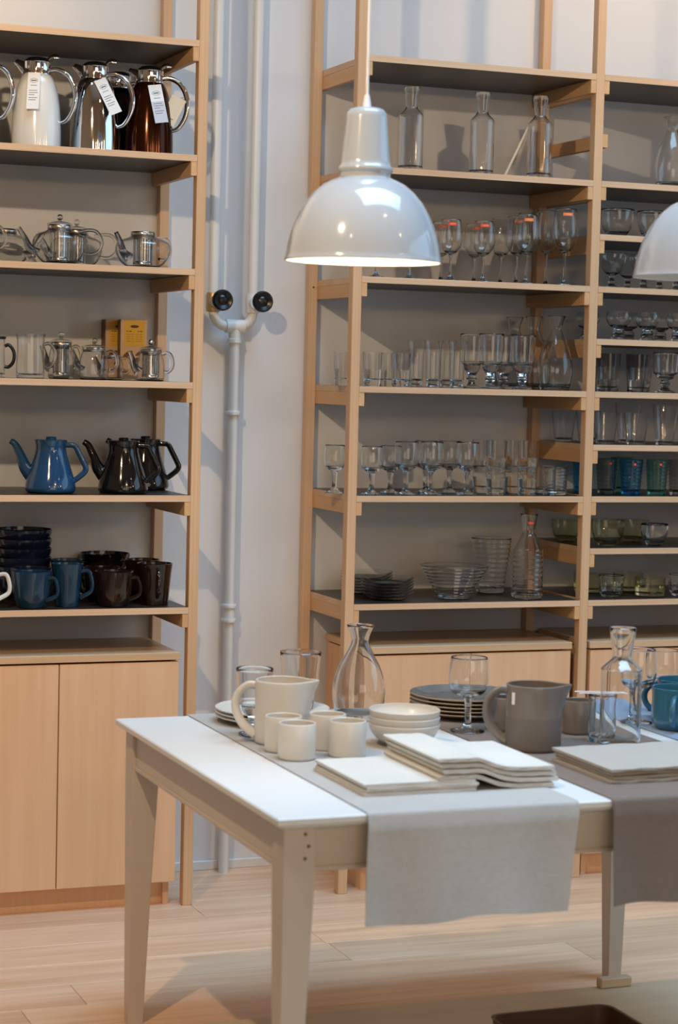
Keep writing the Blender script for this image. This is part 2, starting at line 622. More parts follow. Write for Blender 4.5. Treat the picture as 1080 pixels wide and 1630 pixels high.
def rack(label, posts, bays):
    t = thing('shelving_rack', label, 'shelving', (posts[0], 0, 0), 0, None)
    x0 = posts[0]
    for px in posts:
        put('post', cached('post', post_mesh), t, (px - x0, 0, 0))
        o = put('post', cached('post', post_mesh), t, (px - x0, DEP - PD, 0))
        for z in (0.70, 1.886, 2.9):
            s = put('screw', cached('screw', screw_mesh), o, (0.0, 0.0, z))
            s.rotation_euler = (PI / 2, 0, 0)
    for a, c, zs, extra in bays:
        W = c - a - PWD
        mx = (a + c) / 2 - x0
        for z in zs:
            put('shelf', cached(('shelf', round(W, 4)), lambda: shelf_mesh(W)), t, (mx, 0, z))
        for z in list(zs) + list(extra):
            put('rail', cached('rail', rail_mesh), t, (mx - W / 2 + 0.009, 0, z - TH))
            put('rail', cached('rail', rail_mesh), t, (mx + W / 2 - 0.009, 0, z - TH))
    return t


PA, PB, PC, PDx, PE = -0.826, -0.015, 0.487, 1.298, 2.109
six = [LEV[k] for k in range(1, 7)]
ten = six + [2.074, 1.742, 1.404, 1.0705]
rack('birch plywood shelving rack with dark shelves holding jugs, teapots and mugs', [PA, PB], [(PA, PB, six, [])])
rack('birch plywood shelving rack of two bays filled with clear glassware', [PC, PDx, PE],
     [(PC, PDx, six, []), (PDx, PE, ten, [2.408])])


def cabinet(label, x0, x1):
    W = x1 - x0
    t = thing('base_cabinet', label, 'cabinet', (x0, 0, 0), 0, 'low birch cabinets under the shelves')
    b = MB()
    b.box(0.004, 0.022, 0.022, 0.36, 0.073, 0.742)
    b.box(W - 0.022, W - 0.004, 0.022, 0.36, 0.073, 0.742)
    b.box(0.022, W - 0.022, 0.342, 0.36, 0.073, 0.742)
    b.box(0.022, W - 0.022, 0.022, 0.342, 0.073, 0.091)
    put('carcass', b.mesh('carcass', ['birch']), t)
    b = MB()
    b.box(0, W, -0.002, 0.366, 0.747, 0.769, bevel=0.0012)
    put('cabinet_top', b.mesh('cabinet_top', ['birch_top']), t)
    for k in (0, 1):
        b = MB()
        b.box(-W / 4 + 0.0035, W / 4 - 0.0015, 0.002, 0.021, 0.075, 0.741, bevel=0.0012)
        put('door', b.mesh('door', ['birch']), t, (W / 4 + k * W / 2 + 0.001 - 0.002 * k, 0, 0))
    b = MB()
    b.box(0.03, W - 0.03, 0.05, 0.066, 0, 0.073)
    for xx in (0.012, W - 0.03):
        b.box(xx, xx + 0.018, 0.036, 0.34, 0, 0.073)
    put('plinth', b.mesh('plinth', ['birch']), t)


cabinet('birch cabinet with two plain doors under the shelves of jugs and teapots', -0.788, -0.053)
cabinet('birch cabinet behind the dining table, under the glass bowl and ribbed carafe', 0.549, 1.259)
cabinet('birch cabinet cut by the picture edge, under the closely spaced tumbler shelves', 1.323, 2.07)

# ------------------------------------------------------------------ heating pipes
PY = WALL - 0.052
PR = 0.017
hp = thing('heating_pipe', 'white painted heating pipes with two black valve wheels on the wall', 'pipe', (0.22, PY, 0))


def seg(r, z0, z1):
    b = MB()
    b.lathe([(0, z0), (r, z0), (r, z1), (0, z1)], 20)
    return b


for x in (0.147, 0.279):
    put('riser', seg(PR, 1.82, 6.4).mesh('riser', ['white'], 40), hp, (x - 0.22, 0, 0))
b = MB()
b.tube([(0.147 - 0.22, 0, 1.825), (0.147 - 0.22, 0, 1.80), (0.147 - 0.212, 0, 1.772), (0.147 - 0.19, 0, 1.755), (0.0, 0, 1.752),
        (0.279 - 0.25, 0, 1.755), (0.279 - 0.228, 0, 1.772), (0.279 - 0.22, 0, 1.80), (0.279 - 0.22, 0, 1.825)], 0.0155, 16)
put('elbow', b.mesh('elbow', ['white'], 50), hp)
b = MB()
b.tube([(-0.03, 0, 1.752), (0.03, 0, 1.752)], 0.022, 18, smooth=False)
b.lathe([(0, 1.70), (0.0225, 1.70), (0.0225, 1.712), (0.019, 1.714), (0.019, 1.745), (0, 1.745)], 18)
put('tee_joint', b.mesh('tee_joint', ['white'], 40), hp)
put('drop_pipe', seg(PR, 0.0, 1.73).mesh('drop_pipe', ['white'], 40), hp)
def collar_ring():
    b = MB()
    b.lathe([(PR, -0.007), (0.024, -0.006), (0.0255, 0), (0.024, 0.006), (PR, 0.007)], 20)
    return b.mesh('pipe_collar', ['white'], 50)


for z in (1.478, 0.862, 0.816):
    put('pipe_collar', cached('pipe_collar', collar_ring), hp, (0, 0, z))
b = MB()
b.lathe([(PR, 0.823), (0.0195, 0.823), (0.0195, 0.855), (PR, 0.855)], 20)
put('pipe_sleeve', b.mesh('pipe_sleeve', ['white'], 50), hp)
b = MB()
b.tube([(0, 0, 0.09), (0, WALL - PY - 0.0012, 0.09)], 0.005, 8, smooth=False)
put('wall_bracket', b.mesh('wall_bracket', ['white'], 40), hp)
for x in (0.147, 0.279):
    b = MB()
    b.tube([(0, 0.0, 0), (0, -0.035, 0)], 0.02, 16, smooth=False)
    b.tube([(0, -0.035, 0), (0, -0.09, 0)], 0.009, 12, smooth=False)
    b.lathe([(0, -0.03), (0.021, -0.03), (0.0235, -0.02), (0.0235, 0.02), (0.021, 0.03), (0, 0.03)], 18)
    v = put('valve_body', b.mesh('valve_body', ['white' if x > 0.2 else 'brass'], 40), hp, (x - 0.22, 0, 1.826))
    b = MB()
    b.lathe([(0, 0.0), (0.012, 0.0), (0.014, 0.006), (0.024, 0.004), (0.026, -0.003), (0.031, -0.003), (0.0335, 0.004), (0.033, 0.012),
             (0.028, 0.0165), (0.022, 0.014), (0.016, 0.011), (0.012, 0.014), (0.007, 0.0155), (0, 0.0155)], 32)
    wv = put('valve_wheel', b.mesh('valve_wheel', ['rubber'], 45), v, (0, -0.088, 0.004))
    wv.rotation_euler = (PI / 2, 0, 0)

# ------------------------------------------------------------------ dining table
TX0, TX1, TY0, TY1, TZ = -0.521, 0.905, -2.205, -1.005, 0.75
tb = thing('dining_table', 'white dining table with tapered grey-beige legs set with tableware', 'table', (0.19, -1.6, 0))
off = Vector((0.19, -1.6, 0))


def tput(name, b, mats, smooth=None):
    return put(name, b.mesh(name, mats, smooth), tb, (-off.x, -off.y, 0))


b = MB()
b.box(TX0, TX1, TY0, TY1, TZ - 0.016, TZ, bevel=0.003)
b.box(TX0 + 0.012, TX1 - 0.012, TY0 + 0.012, TY1 - 0.012, TZ - 0.022, TZ - 0.015)
tput('tabletop', b, ['table'])
LW = 0.066


def leg(xo, yo, sx, sy, foot=0.0):
    """xo, yo: the outer corner; the inner faces taper towards the floor"""
    b = MB()
    rings = [(TZ - 0.022, LW, 0.0), (0.60, LW, 0.0), (0.30, 0.051, 0.003), (foot, 0.038, 0.006)]
    v = []
    for z, wd, ins in rings:
        for (i, j) in ((0, 0), (1, 0), (1, 1), (0, 1)):
            v.append((xo + sx * (ins + wd * i), yo + sy * (ins + wd * j), z))
    f = [(3, 2, 1, 0)]
    for k in range(3):
        for q in range(4):
            a0, a1 = 4 * k + q, 4 * k + (q + 1) % 4
            f.append((a0, a1, a1 + 4, a0 + 4))
    f.append((12, 13, 14, 15))
    if sx * sy < 0:
        f = [tuple(reversed(q)) for q in f]
    f = [tuple(reversed(q)) for q in f]
    b.add(v, f)
    bm = bmesh.new()
    me = b.mesh('leg', ['table_leg'])
    bm.from_mesh(me)
    bmesh.ops.recalc_face_normals(bm, faces=bm.faces)
    ed = [e for e in bm.edges if abs(e.verts[0].co.z - e.verts[1].co.z) > 0.05]
    bmesh.ops.bevel(bm, geom=ed, offset=0.002, segments=2, affect='EDGES', profile=0.5)
    bm.to_mesh(me)
    bm.free()
    return put('leg', me, tb, (-off.x, -off.y, 0))


LX0, LX1, LY0, LY1 = TX0 + 0.022, TX1 - 0.022, TY0 + 0.022, TY1 - 0.022
near = leg(LX0, LY0, 1, 1)
leg(LX1, LY0, -1, 1, 0.0504)
leg(LX0, LY1, 1, -1)
leg(LX1, LY1, -1, -1)
for px, pz in ((0.045, 0.712), (0.052, 0.688), (0.045, 0.664)):
    s = put('screw_plug', cached('screw', screw_mesh), near, (LX0 + px, LY0 + 0.0005, pz))
    s.rotation_euler = (PI / 2, 0, 0)
for nm, bx in (('apron', (LX0 + LW - 0.002, LX1 - LW + 0.002, LY0 + 0.008, LY0 + 0.03)), ('apron', (LX0 + LW - 0.002, LX1 - LW + 0.002, LY1 - 0.03, LY1 - 0.008)),
               ('apron', (LX0 + 0.008, LX0 + 0.03, LY0 + LW - 0.002, LY1 - LW + 0.002)), ('apron', (LX1 - 0.03, LX1 - 0.008, LY0 + LW - 0.002, LY1 - LW + 0.002))):
    b = MB()
    x0, x1, y0, y1 = bx
    b.box(x0, x1, y0, y1, 0.640, TZ - 0.02, bevel=0.001)
    b.box(x0 - (0.003 if x1 - x0 < 0.1 else 0), x1, y0 - (0.003 if y1 - y0 < 0.1 else 0), y1, 0.636, 0.645, bevel=0.001)
    tput(nm, b, ['table_leg'])


# ------------------------------------------------------------------ table runners
def runner(name, label, x0, x1, yb, drop, mat, skew=0.0, seed=0):
    rr = random.Random(seed)
    ph = [rr.random() * 6 for _ in range(6)]
    path = []
    nb = 16
    for i in range(nb):
        path.append((yb + (TY0 + 0.01 - yb) * i / (nb - 1), TZ + 0.0032, 0.0))
    for a in (20, 45, 70, 90):
        a = math.radians(a)
        path.append((TY0 + 0.004 - 0.0105 * math.sin(a), TZ + 0.0032 - 0.0105 * (1 - math.cos(a)), 0.0))
    yy, zz = path[-1][0], path[-1][1]
    nd = 14
    for i in range(1, nd + 1):
        t = i / nd
        path.append((yy - 0.006 - 0.03 * t ** 1.3, zz + (drop - zz) * t, t))
    nx = 24
    b = MB()
    v = []
    for side in (0, 1):
        for (py, pz, t) in path:
            for j in range(nx + 1):
                u = j / nx
                x = x0 + (x1 - x0) * u + skew * t * (0.4 + 0.6 * u)
                wv = 0.006 * t * math.sin(u * 7.5 + ph[0]) + 0.003 * t * math.sin(u * 17 + ph[1])
                zz2 = pz + (0.004 * math.sin(u * 5 + ph[2]) + 0.003 * math.sin(u * 11 + ph[3])) * t * t
                if t == 0:
                    v.append((x, py, pz - 0.0018 * side))
                else:
                    v.append((x, py + wv + 0.002 * side, zz2))
    n1 = len(path) * (nx + 1)
    f = []
    for i in range(len(path) - 1):
        for j in range(nx):
            a = i * (nx + 1) + j
            q = (a, a + nx + 1, a + nx + 2, a + 1)
            f.append(q)
            f.append(tuple(n1 + k for k in reversed(q)))
    for i in range(len(path) - 1):
        for j, rev in ((0, False), (nx, True)):
            a = i * (nx + 1) + j
            q = (a, n1 + a, n1 + a + nx + 1, a + nx + 1)
            f.append(tuple(reversed(q)) if rev else q)
    for j in range(nx):
        for i, rev in ((0, True), (len(path) - 1, False)):
            a = i * (nx + 1) + j
            q = (a, n1 + a, n1 + a + 1, a + 1)
            f.append(q if rev else tuple(reversed(q)))
    b.add(v, f)
    o = put(name, b.mesh(name, [mat], 60))
    tag(o, label, 'table runner', 'linen table runners')


runner('table_runner', 'light greige linen runner hanging over the table front under cream tableware', -0.335, 0.128, TY1 + 0.003, 0.538, 'linen', -0.035, 1)
runner('table_runner', 'taupe brown linen runner hanging over the table front under grey tableware', 0.205, 0.655, TY1 + 0.003, 0.538, 'linen_brown', -0.03, 2)
runner('table_runner', 'slate blue linen runner under the blue mug at the picture edge', 0.705, 0.893, TY1 + 0.003, 0.54, 'linen_blue', 0.0, 3)
TT = TZ + 0.0034


# ------------------------------------------------------------------ folded napkins
def folded(path, layers, t, y0, y1, mat, seed):
    """one napkin folded into layers that follow path (x, z); ends turn round like real folds"""
    rr = random.Random(seed)
    gap = 0.0004
    step = t + gap
    line = []
    for k in range(layers):
        pts = [(x, z + k * step) for x, z in path]
        if k % 2:
            pts = pts[::-1]
        if k:
            sgn = 1 if k % 2 else -1
            xe, ze = line[-1]
            line.append((xe + sgn * step * 0.45, ze + step * 0.5))
        line += pts
    b = MB()
    n = len(line)
    V = []
    ny = 4
    for i, (x, z) in enumerate(line):
        p = line[max(0, i - 1)]
        q = line[min(n - 1, i + 1)]
        tx, tz = q[0] - p[0], q[1] - p[1]
        L = math.hypot(tx, tz) or 1
        nx, nz = -tz / L, tx / L
        for s in (-1, 1):
            for j in range(ny + 1):
                yy = y0 + (y1 - y0) * j / ny
                if j in (0, ny):
                    yy += 0.0012 * math.sin(i * 1.3 + seed)
                V.append((x + nx * s * t / 2, yy, z + nz * s * t / 2 + t / 2))
    w2 = 2 * (ny + 1)
    F = []
    for i in range(n - 1):
        a, c = i * w2, (i + 1) * w2
        for j in range(ny):
            F.append((a + j, c + j, c + j + 1, a + j + 1))
            F.append((a + ny + 1 + j, a + ny + 2 + j, c + ny + 2 + j, c + ny + 1 + j))
        F.append((a, a + ny + 1, c + ny + 1, c))
        F.append((a + ny, c + ny, c + 2 * ny + 1, a + 2 * ny + 1))
    for i in (0, n - 1):
        a = i * w2
        for j in range(ny):
            F.append((a + j, a + j + 1, a + ny + 2 + j, a + ny + 1 + j))
    b.add(V, F)
    me = b.mesh('napkin', [mat], 50)
    bm = bmesh.new()
    bm.from_mesh(me)
    bmesh.ops.recalc_face_normals(bm, faces=bm.faces)
    bm.to_mesh(me)
    bm.free()
    return me


names4 = ('bottom', 'second from the bottom', 'second from the top', 'top')
z = TT + 0.0004
for k in range(4):
    path = [(-0.285 + 0.003 * ((k * 7) % 3) + 0.247 * i / 12, z) for i in range(13)]
    o = put('napkin', folded(path, 2, 0.0026, -2.066 + 0.003 * (k % 2), -1.77 - 0.002 * k, 'napkin', k))
    tag(o, 'folded cream linen napkin, %s of the flat pile' % names4[k], 'napkin', 'cream napkins')
    z += 2 * 0.003 + 0.0002
zt = z


def drape(x, k):
    s = 1 / (1 + math.exp((x - 0.0) / 0.019))
    wob = 0.003 * math.exp(-((x + 0.03) / 0.02) ** 2)
    return TT + 0.0006 + s * (zt - TT) + wob + k * 0.0120


for k in range(4):
    path = [(-0.118 + 0.005 * ((k * 5) % 3) + 0.262 * i / 30, drape(-0.118 + 0.262 * i / 30, k)) for i in range(31)]
    o = put('napkin', folded(path, 3, 0.0025, -2.062 - 0.002 * (k % 2), -1.76, 'napkin', 10 + k))
    tag(o, 'folded cream linen napkin, %s of the sagging pile' % names4[k], 'napkin', 'cream napkins')
z = TT + 0.0004
for k in range(4):
    path = [(0.276 + 0.004 * ((k * 5) % 3) + 0.34 * i / 20, z + 0.0015 * math.sin(i * 0.5 + k) ** 2 * (i > 3)) for i in range(21)]
    o = put('napkin', folded(path, 2, 0.0028, -2.072 + 0.003 * (k % 3), -1.80 + 0.002 * k, 'napkin_brown', 20 + k))
    tag(o, 'folded stone grey linen napkin, %s of the pile before the bottle' % names4[k], 'napkin', 'stone grey napkins')
    z += 2 * 0.0032 + 0.0017


# ------------------------------------------------------------------ pendants
def pendant(label, x, y, zr, lit):
    t = thing('pendant_lamp', label, 'lamp', (x, y, zr), 0, 'white enamel pendant lamps')
    outer = [(0.1746, 0.0), (0.1762, 0.0025), (0.1746, 0.005), (0.1725, 0.016), (0.1695, 0.035), (0.164, 0.058), (0.156, 0.083), (0.145, 0.107), (0.130, 0.132),
             (0.112, 0.153), (0.092, 0.170), (0.073, 0.180), (0.060, 0.1845), (0.0565, 0.188)]
    inner = [(r - 0.003, z - 0.002) for r, z in reversed(outer[3:])]
    b = MB()
    b.lathe([(p[0], p[1], 0) for p in outer] + [(p[0], p[1], 1) for p in inner] + [(0.171, 0.001, 1), (0.1746, 0.0, 1)], 72)
    put('shade', b.mesh('shade', ['pendant', 'pendant_in'], 40), t)
    b = MB()
    b.lathe([(0.0, 0.184), (0.0565, 0.186), (0.0565, 0.196), (0.0605, 0.199), (0.0615, 0.204), (0.0605, 0.209), (0.0565, 0.212), (0.0545, 0.222), (0.0455, 0.318), (0.0435, 0.328),
             (0.038, 0.3355), (0.029, 0.339), (0.012, 0.341), (0.0, 0.341)], 48)
    put('lamp_cap', b.mesh('lamp_cap', ['pendant'], 45), t)
    b = MB()
    b.lathe([(0, 0.340), (0.0095, 0.341), (0.0085, 0.352), (0.0065, 0.362), (0.0055, 0.368), (0, 0.369)], 16)
    put('cord_grip', b.mesh('cord_grip', ['cord'], 50), t)
    b = MB()
    b.lathe([(0, 0.366), (0.0037, 0.366), (0.0037, 6.50 - zr), (0, 6.50 - zr)], 10)
    put('cord', b.mesh('cord', ['cord'], 50), t)
    b = MB()
    b.lathe([(0, 0.078), (0.018, 0.082), (0.03, 0.098), (0.032, 0.115), (0.026, 0.135), (0.016, 0.155), (0.015, 0.185), (0, 0.185)], 24)
    put('bulb', b.mesh('bulb', ['bulb' if lit else 'bulb_off'], 50), t)
    if lit:
        l = bpy.data.lights.new('pendant_light', 'POINT')
        l.energy, l.color, l.shadow_soft_size = 4.5, WARM, 0.03
        lo = bpy.data.objects.new('pendant_light', l)
        COL.objects.link(lo)
        lo.location = (x, y, zr + 0.055)


pendant('white dome pendant lamp with lit warm inside, hanging before the shelving', -0.132, -1.6, 1.856, True)
pendant('unlit white dome pendant lamp cut by the picture edge', 0.748, -1.6, 1.855, False)


# ------------------------------------------------------------------ glassware builders (slot 0: thin wall, slot 1: solid glass)
def cup_profile(out, t, zin, solid_to=None):
    """closed hollow profile from the outside line out [(r,z)...] (bottom to rim), wall t, inside floor at zin"""
    st = zin if solid_to is None else solid_to
    pr = [(0, out[0][1], 1)]
    for r, z in out:
        pr.append((r, z, 1 if z < st - 1e-6 else 0))
    inn = [(max(r - t, 0.001), z, 0) for r, z in reversed(out) if z > zin + 0.002]
    # soft rim
    r, z = out[-1]
    pr[-1] = (r, z, 0)
    pr.append((r - t * 0.5, z + t * 0.45, 0))
    inn0 = len(inn)
    pr += inn
    zc = zin + 0.004
    rb = out[-1][0]
    for (ra, za), (rc, zd) in zip(out, out[1:]):
        if za <= zc <= zd:
            rb = ra + (rc - ra) * (zc - za) / max(zd - za, 1e-9)
            break
    inn = [p for p in inn if p[1] > zc + 0.001]
    pr = pr[:len(pr) - inn0] + inn + [(max(rb - t, 0.001), zc, 0)]
    pr[-1] = (pr[-1][0], pr[-1][1], 1)
    pr.append((max(rb - t * 2.2, 0.0015) * 0.94, zin + 0.0008, 1))
    pr.append((0, zin, 1))
    return pr


def interp(pts, n):
    """Catmull-Rom resample of a (r, z) outline"""
    out = []
    for i in range(len(pts) - 1):
        p0 = pts[max(0, i - 1)]
        p1, p2 = pts[i], pts[i + 1]
        p3 = pts[min(len(pts) - 1, i + 2)]
        for s in range(n):
            t = s / n
            out.append(tuple(0.5 * (2 * p1[k] + (p2[k] - p0[k]) * t + (2 * p0[k] - 5 * p1[k] + 4 * p2[k] - p3[k]) * t * t + (3 * p1[k] - p0[k] - 3 * p2[k] + p3[k]) * t ** 3) for k in (0, 1)))
    out.append(tuple(pts[-1]))
    lo, hi = min(p[1] for p in pts), max(p[1] for p in pts)
    return [(max(r, 0.0005), min(hi, max(lo, z))) for r, z in out]


TINT = {'clear': ['gs', 'gs'], 'smoke': ['gw_smoke', 'gs_smoke'], 'blue': ['gw_blue', 'gs_blue'], 'teal': ['gw_teal', 'gs_teal'], 'yellow': ['gw_yellow', 'gs_yellow']}


TINT['table'] = ['gs', 'gs']
TINT['thin'] = ['gw', 'gs']


def one_glass(key, prof, tint='clear', n=36, rib=0, amp=0.0):
    def f():
        b = MB()
        b.lathe(prof, n, 0, rib, amp)
        return b.mesh(key, TINT[tint], 50)
    return cached((key, tint), f)


def stemware(name, label, cat, loc, group, key, foot, stem, bowl, t, zin, tint='clear', sticker=None, n=36, rz=0.0, amp=0.0, rib=0):
    """foot, stem, bowl: outside lines bottom to top; each its own part"""
    o = thing(name, label, cat, loc, rz, group)
    mats = TINT[tint]

    def mk(pr):
        b = MB()
        b.lathe(pr, n, 0, rib, amp)
        return b.mesh(key, mats, 60)
    fm = cached((key, 'foot', tint), lambda: mk([(0, foot[0][1], 1)] + [(r, z, 1) for r, z in foot]))
    sm = cached((key, 'stem', tint), lambda: mk([(r, z, 1) for r, z in stem]))

    def bowlm():
        pr = [(r, z, 1 if z < zin - 1e-6 else 0) for r, z in bowl]
        r, z = bowl[-1]
        pr.append((r - t * 0.5, z + t * 0.5, 0))
        inn = [(max(r - t, 0.001), z, 0) for r, z in reversed(bowl) if z > zin + 0.003]
        pr += inn
        pr.append((inn[-1][0] * 0.6, zin + 0.001, 1))
        pr[-2] = (pr[-2][0], pr[-2][1], 1)
        pr.append((0, zin, 1))
        return mk(pr)
    bm_ = cached((key, 'bowl', tint), bowlm)
    put('foot', fm, o)
    put('stem', sm, o)
    put('bowl', bm_, o)
    return o


def sticker_patch(rfun, z0, z1, a0, a1, mats):
    b = MB()
    na, nz = 8, 2
    v = []
    for off_ in (0.0004, 0.0):
        for i in range(nz + 1):
            z = z0 + (z1 - z0) * i / nz
            for j in range(na + 1):
                a = a0 + (a1 - a0) * j / na
                r = rfun(z) + off_
                v.append((r * math.cos(a), r * math.sin(a), z))
    m = (nz + 1) * (na + 1)
    f = []
    mt = []
    for i in range(nz):
        for j in range(na):
            q = i * (na + 1) + j
            f.append((q, q + 1, q + na + 2, q + na + 1))
            mt.append(0)
    b.add(v, f, mt)
    for j in range(2, na - 1):       # a line of print across the middle
        a = a0 + (a1 - a0) * (j + 0.15) / na
        a2 = a0 + (a1 - a0) * (j + 0.75) / na
        zc, hh = (z0 + z1) / 2, (z1 - z0) * 0.14
        r = rfun(zc) + 0.0007
        b.add([(r * math.cos(q), r * math.sin(q), zz) for q, zz in ((a, zc - hh), (a2, zc - hh), (a2, zc + hh), (a, zc + hh))], [(0, 1, 2, 3)], 1)
    return b.mesh('sticker', mats, 60)


CAMANG = math.atan2(CAM.y - 0.0, CAM.x - 1.0)      # stickers were turned to face the shop floor


def radius_of(line):
    def f(z):
        for (r0, z0), (r1, z1) in zip(line, line[1:]):
            if z0 <= z <= z1:
                return r0 + (r1 - r0) * (z - z0) / max(z1 - z0, 1e-9)
        return line[-1][0]
    return f


def wine_lines(h, Rb):
    zb = h * 0.43
    foot = [(Rb * 0.86, 0.0), (Rb * 0.88, 0.0012), (Rb * 0.86, 0.0025), (Rb * 0.4, 0.006), (0.008, 0.011), (0.0048, 0.018)]
    stem = [(0.0048, 0.018), (0.0036, 0.03), (0.0033, h * 0.25), (0.0042, zb - 0.012), (0.0065, zb)]
    bowl = interp([(0.0065, zb), (Rb * 0.55, zb + h * 0.055), (Rb * 0.9, zb + h * 0.16), (Rb, zb + h * 0.26), (Rb * 0.95, zb + h * 0.40), (Rb * 0.80, h)], 5)
    return foot, stem, bowl, zb + 0.006


def cup_wine_lines(h, Rb):
    zb = h * 0.47
    foot = [(Rb * 0.86, 0.0), (Rb * 0.88, 0.0015), (Rb * 0.84, 0.004), (Rb * 0.4, 0.008), (0.011, 0.014), (0.0085, 0.02)]
    stem = [(0.0085, 0.02), (0.0072, h * 0.2), (0.0078, h * 0.32), (0.0105, zb - 0.008), (0.011, zb - 0.004), (0.0135, zb)]
    bowl = interp([(0.0135, zb), (Rb * 0.76, zb + h * 0.05), (Rb * 0.99, zb + h * 0.16), (Rb * 1.02, zb + h * 0.27), (Rb * 1.0, zb + h * 0.40), (Rb * 0.94, h)], 5)
    return foot, stem, bowl, zb + 0.01


def goblet_lines(h, Rb):
    foot = [(Rb * 0.80, 0.0), (Rb * 0.82, 0.002), (Rb * 0.80, 0.005), (Rb * 0.42, 0.009), (0.0115, 0.016), (0.011, 0.024)]
    stem = [(0.011, 0.024), (0.0165, 0.027), (0.0165, 0.033), (0.0125, 0.036), (0.0135, 0.042)]
    bowl = interp([(0.0135, 0.042), (Rb * 0.62, h * 0.36), (Rb * 0.70, h * 0.44), (Rb * 0.92, h * 0.485), (Rb * 0.90, h * 0.52), (Rb * 0.94, h * 0.75), (Rb, h)], 4)
    return foot, stem, bowl, h * 0.42


def dessert_lines(h, Rb):
    foot = [(Rb * 0.66, 0.0), (Rb * 0.68, 0.0015), (Rb * 0.64, 0.004), (0.012, 0.009), (0.0085, 0.014)]
    stem = [(0.0085, 0.014), (0.0125, 0.018), (0.0125, 0.022), (0.008, 0.026), (0.0095, h * 0.36)]
    bowl = interp([(0.0095, h * 0.36), (Rb * 0.55, h * 0.46), (Rb * 0.85, h * 0.66), (Rb * 0.97, h * 0.85), (Rb, h)], 4)
    return foot, stem, bowl, h * 0.40


def coupe_lines(h, Rb):
    foot = [(Rb * 0.62, 0.0), (Rb * 0.64, 0.002), (Rb * 0.6, 0.006), (Rb * 0.5, 0.009), (Rb * 0.46, 0.012)]
    stem = [(Rb * 0.46, 0.012), (Rb * 0.54, 0.017), (Rb * 0.46, 0.021), (Rb * 0.52, 0.026), (Rb * 0.42, 0.031), (Rb * 0.36, h * 0.40)]
    bowl = interp([(Rb * 0.36, h * 0.40), (Rb * 0.72, h * 0.50), (Rb * 0.98, h * 0.70), (Rb * 1.0, h * 0.84), (Rb * 0.9, h)], 4)
    return foot, stem, bowl, h * 0.46


def tumbler(h, Rt, Rb, t=0.0022, base=0.012):
    return cup_profile([(Rb * 0.94, 0.0), (Rb, 0.003), (Rb + (Rt - Rb) * 0.1, h * 0.12), (Rb + (Rt - Rb) * 0.5, h * 0.5), (Rt, h)], t, base)


def ribbed(h, Rt, Rb, n, amp, t=0.0025, base=0.01, z0=0.0):
    out = [(Rb * 0.93, 0.0), (Rb, 0.003)]
    for i in range(n * 4 + 1):
        u = i / (n * 4)
        out.append((Rb + (Rt - Rb) * u + amp * math.sin(2 * PI * u * n) , 0.006 + (h - 0.006) * u))
    return cup_profile(out, t, base)


def bottle_line(h, Rb):
    return interp([(Rb * 0.95, 0.0), (Rb, 0.005), (Rb, h * 0.30), (Rb, h * 0.62), (Rb * 0.96, h * 0.67), (Rb * 0.62, h * 0.725), (Rb * 0.48, h * 0.755), (Rb * 0.48, h * 0.80), (Rb * 0.66, h)], 4)


def pear_line(h, Rb):
    return interp([(Rb * 0.80, 0.0), (Rb * 0.86, 0.006), (Rb * 0.98, h * 0.18), (Rb, h * 0.32), (Rb * 0.84, h * 0.52), (Rb * 0.48, h * 0.72), (Rb * 0.33, h * 0.82), (Rb * 0.37, h * 0.90), (Rb * 0.52, h)], 4)


# ---- glass placed on the two-bay rack: (kind, x, y, shelf level, height, radius)
ORD = ['first', 'second', 'third', 'fourth', 'fifth', 'sixth', 'seventh', 'eighth']


def ordinals(items, ref):
    """adds to every item the words that say which of its like it is, counted along the shelf and by row"""
    by = {}
    for it in items:
        yv = it['y']
        it['row'] = 'front row' if yv <= 0.125 else ('second row' if yv < 0.21 else 'back row')
        by.setdefault((it['desc'], it['row']), []).append(it)
    for (ds, rw), L in by.items():
        L.sort(key=lambda i: i['x'])
        for k, it in enumerate(L):
            single = len(L) == 1 and sum(i['desc'] == ds for i in items) == 1
            it['label'] = ds if single else ds + (', %s from %s, %s' % (ORD[k], ref, rw) if len(L) > 1 else ', alone in the ' + rw)
    return items


def I(kind, desc, x, y, h, r, **kw):
    return dict(kind=kind, desc=desc, x=x, y=y, h=h, r=r, **kw)


